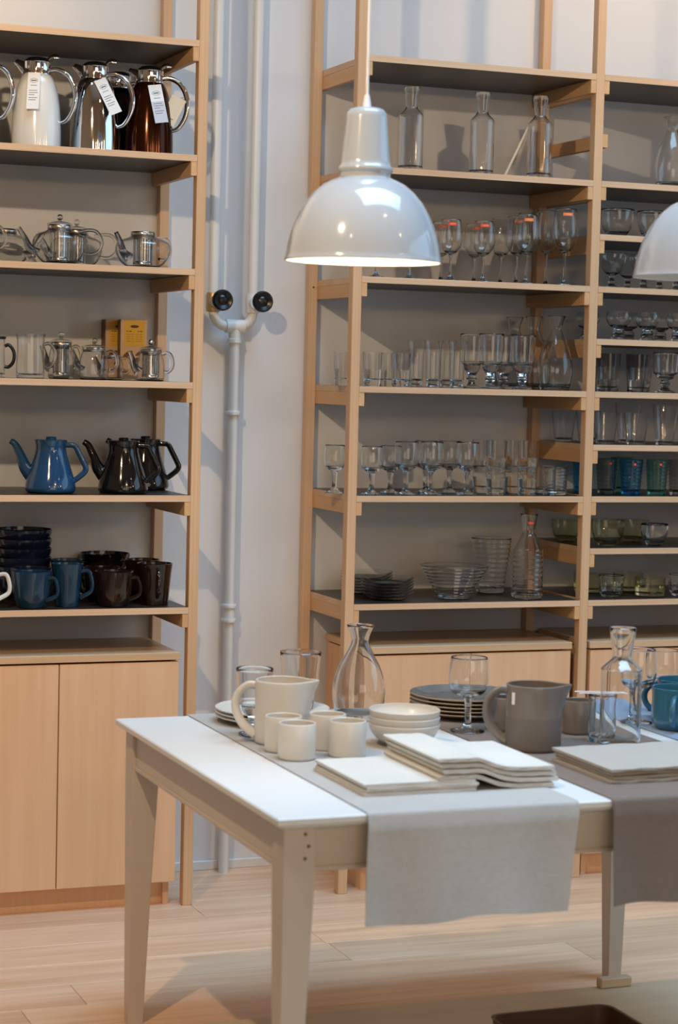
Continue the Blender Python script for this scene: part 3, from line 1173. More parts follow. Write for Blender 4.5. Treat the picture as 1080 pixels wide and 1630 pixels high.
def place_glass(it, z, group):
    k, h, r = it['kind'], it['h'], it['r']
    h, r = round(h, 3), round(r, 4)
    loc = (it['x'], it['y'], z + 0.0004)
    tint = it.get('tint', 'clear')
    lab = it['label']
    rz = it.get('rz', 0.0)
    if k == 'wine':
        f, s, b_, zi = wine_lines(h, r)
        o = stemware('wine_glass', lab, 'wine glass', loc, group, ('wine', h, r), f, s, b_, 0.0012, zi)
        if it.get('sticker'):
            zc = h * 0.925
            rf = radius_of(b_)
            sm = cached(('st', it['sticker'], h, r), lambda: sticker_patch(rf, zc - 0.005, zc + 0.005, CAMANG - 0.42, CAMANG + 0.42, [it['sticker'], 'sticker_print']))
            put('sticker', sm, o, (0, 0, 0), it.get('srz', 0.15))
        return o
    if k in ('cup_wine', 'goblet', 'dessert', 'coupe'):
        fn, nm, ct = {'cup_wine': (cup_wine_lines, 'stemmed_glass', 'wine glass'), 'goblet': (goblet_lines, 'goblet', 'goblet'),
                      'dessert': (dessert_lines, 'dessert_glass', 'dessert glass'), 'coupe': (coupe_lines, 'coupe_glass', 'dessert glass')}[k]
        f, s, b_, zi = fn(h, r)
        return stemware(nm, lab, ct, loc, group, (k, h, r), f, s, b_, 0.0018, zi, tint)
    if k == 'tumbler':
        me = one_glass(('tumbler', h, r), tumbler(h, r, r * it.get('tap', 0.86), 0.0022, it.get('base', 0.013)), 'thin' if tint == 'clear' else tint)
        nm, ct = 'tumbler', 'tumbler'
    elif k == 'flared':
        out = interp([(r * 0.66, 0.0), (r * 0.70, 0.003), (r * 0.60, 0.012), (r * 0.72, 0.024), (r * 0.76, h * 0.35), (r * 0.80, h * 0.65), (r * 0.88, h * 0.85), (r, h)], 4)
        me = one_glass(('flared', h, r), cup_profile(out, 0.002, 0.022), 'thin')
        nm, ct = 'tall_glass', 'drinking glass'
    elif k == 'ribbed':
        me = one_glass(('ribbed', h, r), ribbed(h, r, r * it.get('tap', 0.85), it.get('n', 9), it.get('amp', 0.0011), 0.0025, it.get('base', 0.012)), tint)
        nm, ct = it.get('nm', 'ribbed_tumbler'), it.get('ct', 'tumbler')
    elif k == 'cut':
        def f():
            b = MB()
            pr = cup_profile([(r * 0.62, 0.0), (r * 0.74, 0.004), (r * 0.9, h * 0.2), (r * 0.88, h * 0.24), (r * 0.97, h * 0.4), (r * 0.94, h * 0.45), (r, h * 0.62), (r * 0.97, h * 0.67), (r, h * 0.86), (r, h)], 0.004, 0.012)
            b.lathe(pr, 48, 0, 12, 0.02)
            return b.mesh('cut_tumbler', TINT[tint], 25)
        me = cached(('cut', h, r, tint), f)
        nm, ct = 'cut_tumbler', 'tumbler'
    elif k == 'bottle':
        me = one_glass(('bottle', h, r), cup_profile(bottle_line(h, r), 0.0022, 0.012), tint, 40)
        nm, ct = 'glass_bottle', 'carafe'
    elif k == 'pear':
        me = one_glass(('pear', h, r), cup_profile(pear_line(h, r), 0.0022, 0.01), tint, 40)
        nm, ct = 'carafe', 'carafe'
    elif k == 'bowl':
        out = interp([(r * 0.5, 0.0), (r * 0.55, 0.004), (r * 0.82, h * 0.28), (r * 0.97, h * 0.62), (r, h)], 4)
        me = one_glass(('bowl', h, r), cup_profile(out, 0.003, 0.012), tint)
        nm, ct = 'glass_bowl', 'bowl'
    elif k == 'ribcarafe':
        out = [(r * 0.9, 0.0), (r * 0.98, 0.004)]
        hb = h * 0.56
        for i in range(45):
            u = i / 44
            out.append((r * 0.98 + 0.0016 * math.sin(u * 2 * PI * 9), 0.008 + (hb - 0.008) * u))
        out += interp([(r * 0.97, hb + 0.004), (r * 0.78, hb + 0.022), (r * 0.5, hb + 0.05), (r * 0.40, h * 0.78), (r * 0.42, h * 0.86), (r * 0.56, h)], 4)
        me = one_glass(('ribcarafe', h, r), cup_profile(out, 0.0025, 0.012), tint, 40)
        nm, ct = 'ribbed_carafe', 'carafe'
    elif k == 'plate':
        out = interp([(r * 0.55, 0.0), (r * 0.6, 0.002), (r * 0.72, 0.006), (r * 0.95, 0.020), (r, 0.024)], 4)
        me = one_glass(('plate', h, r), cup_profile(out, 0.003, 0.005), 'thin')
        nm, ct = 'glass_plate', 'plate'
    root = it.get('sticker') or it.get('stack')
    o = tag(put(nm, me, None, (loc[0], loc[1], loc[2] + it.get('dz', 0.0)), rz), lab, ct, group)
    if it.get('sticker'):
        zc = h * 0.88 if k != 'ribcarafe' else h * 0.90
        rv = r * 0.985 if k != 'ribcarafe' else r * 0.5
        aw = 0.1 if k != 'ribcarafe' else 0.4
        sm = cached(('dot', h, r), lambda: sticker_patch(lambda z: rv, zc - 0.004, zc + 0.004, CAMANG - aw + 0.25, CAMANG + aw + 0.25, ['sticker', 'sticker_print']))
        put('sticker', sm, o)
    return o


def shelf_of(items, z, group, ref):
    for it in ordinals(items, ref):
        place_glass(it, z, group)


POSTP = 'pipe-side post'
POSTS = 'middle post'
shelf_of([I('bottle', 'tall clear glass bottle above the wine glasses', x, yy, 0.258, 0.0385) for x, yy in ((0.685, 0.08), (0.927, 0.08), (1.119, 0.06))],
         LEV[2], 'glass bottles above the wine glasses', POSTP)
D1 = 'small wine glass with red sticker'
D2 = 'wine glass with orange sticker'
D3 = 'plain wine glass without sticker'
shelf_of([I('wine', D3, 0.575, 0.07, 0.19, 0.0372), I('wine', D3, 0.687, 0.07, 0.19, 0.0372),
          I('wine', D1, 0.826, 0.07, 0.19, 0.0372, sticker='sticker'), I('wine', D1, 0.847, 0.19, 0.19, 0.0372, sticker='sticker'),
          I('wine', D1, 0.938, 0.07, 0.19, 0.0372, sticker='sticker'), I('wine', D1, 0.963, 0.19, 0.19, 0.0372, sticker='sticker'),
          I('wine', D3, 1.078, 0.235, 0.217, 0.039), I('wine', D2, 1.096, 0.155, 0.217, 0.039, sticker='sticker_orange'), I('wine', D2, 1.087, 0.065, 0.217, 0.0395, sticker='sticker_orange'),
          I('wine', D3, 1.209, 0.17, 0.243, 0.0415), I('wine', D2, 1.223, 0.065, 0.243, 0.0422, sticker='sticker_orange'), I('wine', D3, 1.199, 0.285, 0.243, 0.0415)],
         LEV[3], 'wine glasses on the lamp-height shelf', POSTP)
shelf_of([I('tumbler', 'low clear tumbler beside the tall flared glasses', x, yy, 0.104, 0.031, tap=0.84, base=0.02) for x, yy in ((0.498, 0.13), (0.567, 0.06), (0.655, 0.15), (0.662, 0.06))] +
         [I('flared', 'tall slim flared glass beside the goblets', x, yy, 0.147, 0.0305) for x, yy in ((0.753, 0.15), (0.772, 0.06), (0.859, 0.15), (0.852, 0.055))] +
         [I('goblet', 'heavy footed glass goblet', x, yy, 0.173, 0.0402) for x, yy in ((0.947, 0.15), (0.971, 0.06), (1.06, 0.15), (1.083, 0.06))] +
         [I('pear', 'pear-shaped glass carafe beside the goblets', x, yy, 0.237, 0.0565) for x, yy in ((1.208, 0.08), (1.194, 0.21), (1.184, 0.335))],
         LEV[4], 'glasses on the goblet shelf', POSTP)
shelf_of([I('cup_wine', 'thick stemmed wine glass with round cup', x, yy, h, r) for x, yy, h, r in
          ((0.481, 0.14, 0.149, 0.0335), (0.574, 0.06, 0.149, 0.0355), (0.67, 0.14, 0.149, 0.0355), (0.69, 0.06, 0.165, 0.039), (0.776, 0.06, 0.165, 0.039), (0.80, 0.16, 0.165, 0.039), (0.883, 0.16, 0.165, 0.039), (0.899, 0.06, 0.165, 0.039))] +
         [I('tumbler', 'clear tumbler, lower of a stacked pair', x, yy, 0.105, 0.034, tap=0.8, base=0.02) for x, yy in ((0.999, 0.06), (0.998, 0.16), (1.11, 0.06), (1.11, 0.16))] +
         [I('tumbler', 'clear tumbler, upper of a stacked pair', x, yy, 0.105, 0.034, tap=0.8, base=0.02, dz=0.066) for x, yy in ((0.999, 0.06), (0.998, 0.16), (1.11, 0.06), (1.11, 0.16))] +
         [I('ribbed', 'low ribbed clear tumbler at the shelf end', 1.21, 0.06, 0.088, 0.040, tap=0.93, n=8), I('ribbed', 'low ribbed clear tumbler at the shelf end', 1.22, 0.16, 0.088, 0.040, tap=0.93, n=8)],
         LEV[5], 'glasses on the stemmed glass shelf', POSTP)
PN = ('bottom', 'second', 'third', 'fourth', 'fifth', 'top')
pl = []
for nm, px, py in (('front', 0.659, 0.115), ('rear', 0.664, 0.30)):
    for k in range(6):
        place_glass(dict(kind='plate', h=0.024, r=0.085, x=px, y=py, dz=k * 0.0095, label='clear glass dish beside the bowl, %s from below, %s stack' % (PN[k], nm) if 0 < k < 5 else 'clear glass dish beside the bowl, %s of the %s stack' % (PN[k], nm)),
                    LEV[6], 'stacked clear glass dishes')
shelf_of([I('ribbed', 'large ribbed clear glass salad bowl on the lowest shelf', 0.893, 0.125, 0.105, 0.112, tap=0.47, n=9, amp=0.0018, base=0.008, nm='glass_bowl', ct='bowl'),
          I('ribbed', 'wide ribbed clear glass vase behind the carafe', 1.091, 0.27, 0.18, 0.067, tap=0.68, n=11, amp=0.0016, base=0.012, nm='glass_vase', ct='vase'),
          I('ribcarafe', 'ribbed glass carafe with a red sticker on the neck', 1.132, 0.08, 0.272, 0.0505, sticker=True)], LEV[6], None, POSTP)
# right-hand bay
shelf_of([I('pear', 'pear-shaped glass carafe near the top of the tumbler bay', 1.620, 0.10, 0.23, 0.0535)], LEV[2], None, POSTS)
shelf_of([I('bowl', 'round clear glass bowl above the dessert glasses', x, 0.09, 0.088, 0.055) for x in (1.421, 1.556)], 2.074, 'glass bowls above the dessert glasses', POSTS)
shelf_of([I('dessert', 'clear dessert glass on a short foot', x, yy, 0.11, 0.0455) for x, yy in ((1.404, 0.08), (1.528, 0.2), (1.521, 0.08), (1.648, 0.2), (1.643, 0.08))], LEV[3], 'short footed dessert glasses', POSTS)
shelf_of([I('coupe', 'low footed glass coupe with ringed stem', x, yy, 0.092, 0.0405, tint='clear') for x, yy in ((1.433, 0.08), (1.536, 0.2), (1.54, 0.08), (1.658, 0.2), (1.655, 0.08), (1.42, 0.27))], 1.742, 'low footed coupes', POSTS)
shelf_of([I('tumbler', 'low clear tumbler below the coupes', x, yy, 0.08, 0.0395, tap=0.84) for x, yy in ((1.4, 0.08), (1.518, 0.08))] +
         [I('goblet', 'stemmed clear goblet below the coupes', 1.613, 0.08, 0.131, 0.043)] +
         [I('tumbler', 'tall smoky tumbler below the coupes', x, yy, 0.125, 0.041, tap=0.82, tint='smoke') for x, yy in ((1.50, 0.26), (1.61, 0.26))], LEV[4], 'glasses below the coupes', POSTS)
shelf_of([I('tumbler', 'conical thick-based clear tumbler', x, yy, 0.102, 0.042, tap=0.72, base=0.008) for x, yy in ((1.392, 0.07), (1.505, 0.07), (1.359, 0.3), (1.45, 0.3))] +
         [I('tumbler', 'tall conical thick-based clear tumbler', x, yy, 0.13, 0.0435, tap=0.68, base=0.008) for x, yy in ((1.612, 0.07), (1.545, 0.2))], 1.404, 'conical tumblers', POSTS)
shelf_of([I('ribbed', 'smoke grey ribbed tumbler with red dot', 1.431, 0.12, 0.116, 0.037, tap=0.8, n=9, tint='smoke', sticker=True),
          I('ribbed', 'bright blue ribbed tumbler with red dot', 1.487, 0.06, 0.116, 0.0385, tap=0.8, n=9, tint='blue', sticker=True),
          I('ribbed', 'teal ribbed tumbler with red dot', 1.583, 0.06, 0.116, 0.0375, tap=0.8, n=9, tint='teal', sticker=True),
          I('ribbed', 'pale grey ribbed tumbler beside the teal one', 1.668, 0.065, 0.116, 0.037, tap=0.8, n=9, tint='smoke', sticker=True),
          I('ribbed', 'deep blue ribbed tumbler without sticker', 1.42, 0.27, 0.116, 0.037, tap=0.8, n=9, tint='blue'),
          I('ribbed', 'deep teal ribbed tumbler without sticker', 1.55, 0.24, 0.116, 0.037, tap=0.8, n=9, tint='teal')], LEV[5], 'coloured ribbed tumblers', POSTS)
shelf_of([I('bowl', 'rounded olive tinted glass bowl', x, yy, h, r, tint='yellow') for x, yy, h, r in ((1.424, 0.09, 0.085, 0.055), (1.611, 0.26, 0.072, 0.055), (1.38, 0.30, 0.07, 0.0505))] +
         [I('bowl', 'rounded clear glass bowl', 1.598, 0.09, 0.071, 0.046)], 1.0705, 'rounded glass bowls', POSTS)
shelf_of([I('cut', 'cut crystal tumbler on the lowest shelf', x, 0.08, 0.07, 0.0415) for x in (1.437, 1.70)] +
         [I('tumbler', 'wide low olive glass cup on the lowest shelf', x, yy, 0.06, 0.0515, tap=0.93, base=0.009, tint='yellow') for x, yy in ((1.588, 0.09), (1.60, 0.26), (1.44, 0.24))], LEV[6], 'cups on the lowest tumbler shelf', POSTS)
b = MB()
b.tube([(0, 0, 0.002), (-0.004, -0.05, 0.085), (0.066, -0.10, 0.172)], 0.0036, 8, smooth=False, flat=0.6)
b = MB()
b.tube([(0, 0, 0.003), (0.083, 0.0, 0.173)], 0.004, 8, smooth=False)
st = put('wooden_stick', b.mesh('wooden_stick', ['stick'], 40), None, (1.006, 0.07, LEV[2] + 0.0012))  # added stick in place of a sliver of light on the wall behind
tag(st, 'pale stick standing in for a sliver of light beside a tall glass bottle', 'stick')


# ------------------------------------------------------------------ vacuum jugs
def card(w_, h_, mat, marks):
    """hanging card in the local XZ plane, top centre at the origin, face towards -Y"""
    b = MB()
    b.box(-w_ / 2, w_ / 2, -0.0004, 0.0004, -h_, 0.0, 0)
    for (x0, x1, z0, z1) in marks:
        b.box(x0 * w_, x1 * w_, -0.0006, -0.0004, z0 * h_, z1 * h_, 1)
    return b


def ring_mark(b, cx, cz, rx, rz_, mat=1):
    b.tube([(cx + rx * math.cos(a), -0.0006, cz + rz_ * math.sin(a)) for a in [2 * PI * k / 14 for k in range(14)]], 0.0005, 5, mat, closed=True, sub=2)


def jug(label, x, y, mat, rz, tags, lean=0.0):
    t = thing('vacuum_jug', label, 'jug', (x, y, LEV[2] + 0.0005), rz, 'vacuum jugs on the top shelf')

    def body():
        b = MB()
        b.lathe([(0, 0), (0.0685, 0.0), (0.0715, 0.003), (0.0715, 0.02)] + interp([(0.0715, 0.03), (0.0700, 0.08), (0.0650, 0.135), (0.0565, 0.178), (0.047, 0.203), (0.0405, 0.212)], 4) + [(0, 0.212)], 48)
        return b.mesh('body', [mat], 40)
    put('body', cached(('jugbody', mat), body), t)

    def collar():
        b = MB()
        b.lathe([(0.039, 0.208), (0.040, 0.213), (0.0385, 0.218), (0.0395, 0.246), (0.0405, 0.248), (0.038, 0.250), (0, 0.250)], 40)
        # pouring lip
        b.tube([(-0.03, 0, 0.226), (-0.047, 0, 0.240), (-0.063, 0, 0.250)], [0.022, 0.015, 0.008], 14, flat=0.8)
        return b.mesh('collar', ['chrome'], 40)
    put('collar', cached('jugcollar', collar), t)

    def lid():
        b = MB()
        b.lathe([(0.037, 0.249), (0.036, 0.254), (0.026, 0.261), (0.010, 0.264), (0, 0.264)], 32)
        return b.mesh('lid', ['rubber'], 50)
    put('lid', cached('juglid', lid), t)

    def lever():
        b = MB()
        b.tube([(0.028, 0, 0.250), (0.038, 0, 0.262), (0.050, 0, 0.266), (0.064, 0, 0.264)], [0.004, 0.005, 0.0065, 0.004], 10, flat=1.6)
        return b.mesh('lever', ['chrome'], 50)
    put('lever', cached('juglever', lever), t)

    def handle():
        b = MB()
        b.tube([(0.036, 0, 0.226), (0.060, 0, 0.228), (0.090, 0, 0.212), (0.108, 0, 0.180), (0.112, 0, 0.145), (0.104, 0, 0.110), (0.086, 0, 0.082), (0.066, 0, 0.074)],
               [0.006, 0.0065, 0.007, 0.007, 0.007, 0.0065, 0.006, 0.005], 12, flat=1.25)
        return b.mesh('handle', ['chrome'], 50)
    put('handle', cached('jughandle', handle), t)
    for (ang, zt, tilt, w_, h_, mt, style) in tags:
        b = card(w_, h_, 0, [(-0.36, 0.30, -0.50, -0.485), (-0.36, 0.36, -0.56, -0.545), (-0.36, 0.10, -0.62, -0.605), (-0.36, 0.34, -0.70, -0.685), (-0.36, 0.22, -0.76, -0.745)])
        ring_mark(b, 0, -h_ * 0.22, w_ * 0.30, h_ * 0.055)
        b.box(-w_ * 0.2, w_ * 0.2, -0.0006, -0.0004, -h_ * 0.235, -h_ * 0.205, 1)
        b.box(-w_ * 0.25, w_ * 0.25, -0.0006, -0.0004, -h_ * 0.36, -h_ * 0.345, 1)
        b.lathe([(0, -0.0007), (0.0016, -0.0007)], 8, 1, c=(0, -0.0))
        # grey lower half of the card
        if style == 'grey':
            b.box(-w_ * 0.5, w_ * 0.5, -0.00055, -0.0004, -h_, -h_ * 0.44, 2)
        rr = 0.0735
        o = put('paper_tag', b.mesh('paper_tag', [mt, 'print', 'tag_grey']), t, ((rr) * math.cos(ang) * (0.72 if zt > 0.19 else 1.0), rr * math.sin(ang) * (0.72 if zt > 0.19 else 1.0), zt))
        o.rotation_euler = (-0.27, tilt, ang + PI / 2)
        s = MB()
        p0 = Vector(o.location)
        s.tube([p0 + Vector((0, 0, -0.003)), p0 * 0.8 + Vector((0, 0, 0.04 - p0.z * 0 + 0.0)) * 0 + Vector((0, 0, p0.z * 0.2 + 0.012)), Vector((0.036 * math.cos(ang), 0.036 * math.sin(ang), 0.224))], 0.0006, 5)
        put('tag_string', s.mesh('tag_string', ['string'], 60), t)
    return t


TOCAM = -1.95                                 # the side that faces the shop floor, in jug coordinates
jug('white vacuum jug with chrome lid, whose handle alone shows at the picture edge', -0.671, 0.11, 'jug_white', -0.37, [(0.0 - 0.95, 0.155, 0.25, 0.024, 0.05, 'tag', '')])
jug('white vacuum jug with chrome handle and a paper tag', -0.487, 0.11, 'jug_white', -0.37, [(TOCAM + 0.38, 0.212, 0.0, 0.036, 0.112, 'tag', '')])
jug('polished chrome vacuum jug with a slanting white tag', -0.314, 0.11, 'chrome', -0.37, [(TOCAM + 0.75, 0.206, -0.42, 0.036, 0.112, 'tag', '')])
jb = jug('dark brown metallic vacuum jug with two tags beside the post', -0.147, 0.11, 'jug_brown', -0.37, [(TOCAM + 0.72, 0.202, -0.15, 0.040, 0.118, 'tag', 'grey')])
b = card(0.046, 0.085, 0, [(-0.3, 0.25, -0.80, -0.77), (-0.3, 0.2, -0.86, -0.84)])
o = put('paper_tag', b.mesh('paper_tag', ['tag_cream', 'print']), jb, (0.090, -0.02, 0.170))
o.rotation_euler = (0, 0.45, 0)
b = MB()
b.tube([(0.108, 0, 0.175), (0.092, -0.012, 0.169), (0.112, -0.006, 0.165)], 0.0008, 5)
put('tag_string', b.mesh('tag_string', ['string'], 60), jb)
jug('black vacuum jug standing behind the brown and chrome jugs', -0.20, 0.275, 'jug_black', -0.37, [])


# ------------------------------------------------------------------ glass teapots
def teapot(label, x, y, z, Rr, h, rz, lid=True, infuser=True, knob='glass', spout=True, tall=False, group='glass teapots', handle=True):
    t = thing('glass_teapot', label, 'teapot', (x, y, z + 0.0005), rz, group)
    hb = h * 0.80
    rn = Rr * 0.42 if not tall else Rr * 0.74
    key = ('tp', round(Rr, 3), round(h, 3), tall)
    if tall:
        line = interp([(Rr * 0.86, 0), (Rr * 0.95, 0.004), (Rr, hb * 0.25), (Rr * 0.98, hb * 0.6), (Rr * 0.86, hb * 0.86), (rn, hb)], 5)
    else:
        line = interp([(Rr * 0.48, 0), (Rr * 0.56, 0.003), (Rr * 0.85, hb * 0.24), (Rr, hb * 0.55), (Rr * 0.90, hb * 0.80), (rn * 1.25, hb * 0.93), (rn, hb)], 5)

    def body():
        b = MB()
        b.lathe(cup_profile(line, 0.0018, 0.004), 48)
        return b.mesh('body', ['gw', 'gs'], 60)
    put('body', cached(key + ('b',), body), t)

    def neck():
        b = MB()
        b.lathe([(rn + 0.001, hb - 0.004), (rn + 0.003, hb), (rn + 0.003, hb + h * 0.07), (rn + 0.001, hb + h * 0.085), (rn - 0.003, hb + h * 0.085), (rn - 0.003, hb - 0.004)], 40)
        return b.mesh('collar', ['steel'], 50)
    put('collar', cached(key + ('n',), neck), t)
    if infuser:
        def inf():
            b = MB()
            ri, z0, z1 = rn * 0.86, h * 0.10, hb + 0.002
            n = 48
            b.lathe([(0, z0), (ri, z0), (ri, z0 + 0.008), (ri - 0.001, z0 + 0.009)], n)
            zs = [z0 + 0.009, z1 - 0.012]
            for k in range(n):                       # pierced wall: narrow upright slots
                if k % 2 == 0:
                    a0, a1 = 2 * PI * k / n, 2 * PI * (k + 1.1) / n
                    b.add([(ri * math.cos(a0), ri * math.sin(a0), zs[0]), (ri * math.cos(a1), ri * math.sin(a1), zs[0]), (ri * math.cos(a1), ri * math.sin(a1), zs[1]), (ri * math.cos(a0), ri * math.sin(a0), zs[1])], [(0, 1, 2, 3)])
            b.lathe([(ri - 0.001, zs[1]), (ri, zs[1] + 0.001), (ri, z1), (rn, z1 + 0.001)], n)
            return b.mesh('infuser', ['steel'], 50)
        put('infuser', cached(key + ('i',), inf), t)
    if lid:
        def lm():
            b = MB()
            zt = hb + h * 0.085
            b.lathe([(rn + 0.004, zt), (rn + 0.004, zt + 0.003), (rn * 0.7, zt + h * 0.06), (rn * 0.2, zt + h * 0.085), (0.004, zt + h * 0.09), (0.004, zt + h * 0.10)], 40, 0)
            return b.mesh('lid', ['gw'], 60)
        lo = put('lid', cached(key + ('l',), lm), t)

        def km():
            b = MB()
            zk = hb + h * 0.085 + h * 0.10
            b.lathe([(0, zk), (0.004, zk), (0.008, zk + 0.004), (0.0095, zk + 0.009), (0.008, zk + 0.014), (0.004, zk + 0.0175), (0, zk + 0.018)], 20)
            return b.mesh('knob', ['steel' if knob == 'steel' else 'gs'], 60)
        put('knob', cached(key + ('k', knob), km), lo)
    if handle:
        def hm():
            b = MB()
            r0 = Rr * (0.80 if not tall else 0.93)
            top, mid, low = hb * 0.93, hb * 0.62, hb * 0.26
            b.tube([(r0 * 0.86, 0, top), (Rr * 1.12, 0, top * 1.06), (Rr * 1.42, 0, top * 0.98), (Rr * 1.58, 0, mid * 1.05), (Rr * 1.50, 0, mid * 0.72), (Rr * 1.25, 0, low * 1.25), (Rr * 0.93, 0, low * 1.3)],
                   [0.0045, 0.005, 0.0052, 0.0052, 0.005, 0.0046, 0.0042], 12)
            return b.mesh('handle', ['gs'], 60)
        put('handle', cached(key + ('h',), hm), t)
    if spout:
        def sm():
            b = MB()
            b.tube([(-Rr * 0.80, 0, hb * 0.30), (-Rr * 1.10, 0, hb * 0.45), (-Rr * 1.28, 0, hb * 0.72), (-Rr * 1.52, 0, hb * 1.0)], [0.016, 0.012, 0.0085, 0.0065], 16, 0, caps=False)
            b.tube([(-Rr * 1.50, 0, hb * 0.985), (-Rr * 1.30, 0, hb * 0.72), (-Rr * 1.12, 0, hb * 0.47), (-Rr * 0.84, 0, hb * 0.32)], [0.005, 0.007, 0.0105, 0.0145], 16, 0, caps=False)
            return b.mesh('spout', ['gs'], 60)
        put('spout', cached(key + ('s',), sm), t)
    return t


Z3, Z4 = LEV[3], LEV[4]
teapot('round glass teapot with steel infuser and knobbed lid, its spout in full view', -0.412, 0.115, Z3, 0.079, 0.132, -0.30)
teapot('round glass teapot with steel infuser, half hidden behind the lidded one', -0.318, 0.29, Z3, 0.079, 0.132, -0.42)
teapot('round lidless glass teapot with steel infuser next to the post', -0.152, 0.135, Z3, 0.0835, 0.124, 0.62, lid=False)
teapot('round glass teapot at the picture edge, with only its handle showing', -0.70, 0.11, Z3, 0.079, 0.132, -0.30)
teapot('lidless glass teapot in the back row near the picture edge', -0.535, 0.30, Z3, 0.079, 0.124, 2.6, lid=False, infuser=False)
teapot('tall glass teapot with dark infuser and clear knob behind the mug', -0.377, 0.22, Z4, 0.0385, 0.125, -0.37, tall=True)
teapot('small wide glass teapot without infuser, lid knob of clear glass', -0.302, 0.115, Z4, 0.044, 0.108, -0.37, tall=True, infuser=False)
teapot('small glass teapot with steel infuser and steel lid knob beside the post', -0.129, 0.11, Z4, 0.042, 0.108, -0.30, tall=True, knob='steel')
teapot('small glass teapot in the back row before the yellow tea boxes', -0.225, 0.20, Z4, 0.036, 0.085, -0.5, tall=True, infuser=False, lid=False)
for nm, lab, x, y_, r, h, rim in (('glass_mug', 'clear glass mug with side handle on the tea shelf', -0.497, 0.10, 0.0415, 0.128, 'gw'),
                                  ('glass_mug', 'clear glass mug with a black rim at the picture edge', -0.608, 0.10, 0.036, 0.118, 'rubber')):
    t = thing(nm, lab, 'mug', (x, y_, Z4 + 0.0005), -0.37, 'glass mugs')
    b = MB()
    b.lathe(cup_profile(interp([(r * 0.86, 0), (r * 0.98, 0.004), (r, h * 0.3), (r * 0.95, h * 0.7), (r, h)], 4), 0.0022, 0.01), 40)
    put('body', b.mesh('body', ['gw', 'gs'], 60), t)
    b = MB()
    b.lathe([(r + 0.0005, h - 0.006), (r + 0.002, h - 0.003), (r + 0.001, h + 0.002), (r - 0.003, h + 0.002), (r - 0.003, h - 0.006)], 40)
    put('rim', b.mesh('rim', [rim], 60), t)
    b = MB()
    b.tube([(r * 0.97, 0, h * 0.78), (r * 1.35, 0, h * 0.80), (r * 1.72, 0, h * 0.62), (r * 1.66, 0, h * 0.40), (r * 1.3, 0, h * 0.27), (r * 0.98, 0, h * 0.28)], 0.005, 12)
    put('handle', b.mesh('handle', ['gs' if rim == 'gw' else 'rubber'], 60), t)


# ------------------------------------------------------------------ tea boxes
def tea_box(label, x, y, rz):
    t = thing('tea_box', label, 'box', (x, y, Z4 + 0.0005), rz, 'yellow tea boxes')
    w_, dp, h = 0.082, 0.055, 0.187
    b = MB()
    b.box(-w_ / 2, w_ / 2, 0, dp, 0, h, 0, 0.001)
    put('carton', b.mesh('carton', ['box_tan']), t)
    b = MB()
    b.box(-w_ / 2 - 0.0004, -w_ / 2 + 0.0004, 0.002, dp - 0.002, 0.002, h - 0.002, 0)
    put('side_panel', b.mesh('side_panel', ['box_brown']), t)
    b = MB()
    fx0, fx1, fz0, fz1 = -w_ / 2 + 0.012, w_ / 2 - 0.008, h - 0.082, h - 0.004
    b.box(fx0, fx1, -0.0006, 0.0002, fz0, fz1, 0)
    f = put('front_label', b.mesh('front_label', ['box_yellow']), t)
    b = MB()
    cx = (fx0 + fx1) / 2
    # leaf emblem, two broken lines of lettering and a small seal
    v = [(cx + 0.012 * math.cos(a) * (1 + 0.25 * (k % 2)), -0.0008, h - 0.022 + 0.0045 * math.sin(a)) for k, a in enumerate([2 * PI * k / 14 for k in range(14)])]
    b.add(v, [tuple(range(13, -1, -1))], 0)
    for x0, x1 in ((-0.024, -0.020), (-0.017, -0.009), (0.010, 0.014), (0.016, 0.024)):
        b.box(cx + x0, cx + x1, -0.0008, -0.0006, h - 0.038, h - 0.0355, 0)
    for zz in (0.047, 0.054, 0.061, 0.068):
        for x0, x1 in ((-0.024, -0.012), (-0.009, -0.002), (0.004, 0.012), (0.014, 0.024)):
            b.box(cx + x0, cx + x1, -0.0008, -0.0006, h - zz, h - zz + 0.0014, 1)
    put('print', b.mesh('print', ['box_print', 'box_print_soft']), f)
    b = MB()
    for q, (px, pz, rx, rz_) in enumerate(((-0.018, 0.080, 0.018, 0.007), (0.004, 0.058, 0.020, 0.008), (0.018, 0.084, 0.014, 0.005))):
        v = [(px + rx * math.cos(a) * math.cos(0.6) - rz_ * math.sin(a) * math.sin(0.6), -0.0005, pz + rx * math.cos(a) * math.sin(0.6) + rz_ * math.sin(a) * math.cos(0.6)) for a in [2 * PI * k / 12 for k in range(12)]]
        b.add(v, [tuple(range(11, -1, -1))], 0)
    put('leaf_print', b.mesh('leaf_print', ['box_brown']), t)


tea_box('yellow labelled tea box behind the small teapots, its front in full view', -0.133, 0.290, -0.10)
tea_box('yellow labelled tea box half hidden by the neighbouring tea box', -0.162, 0.362, -0.02)


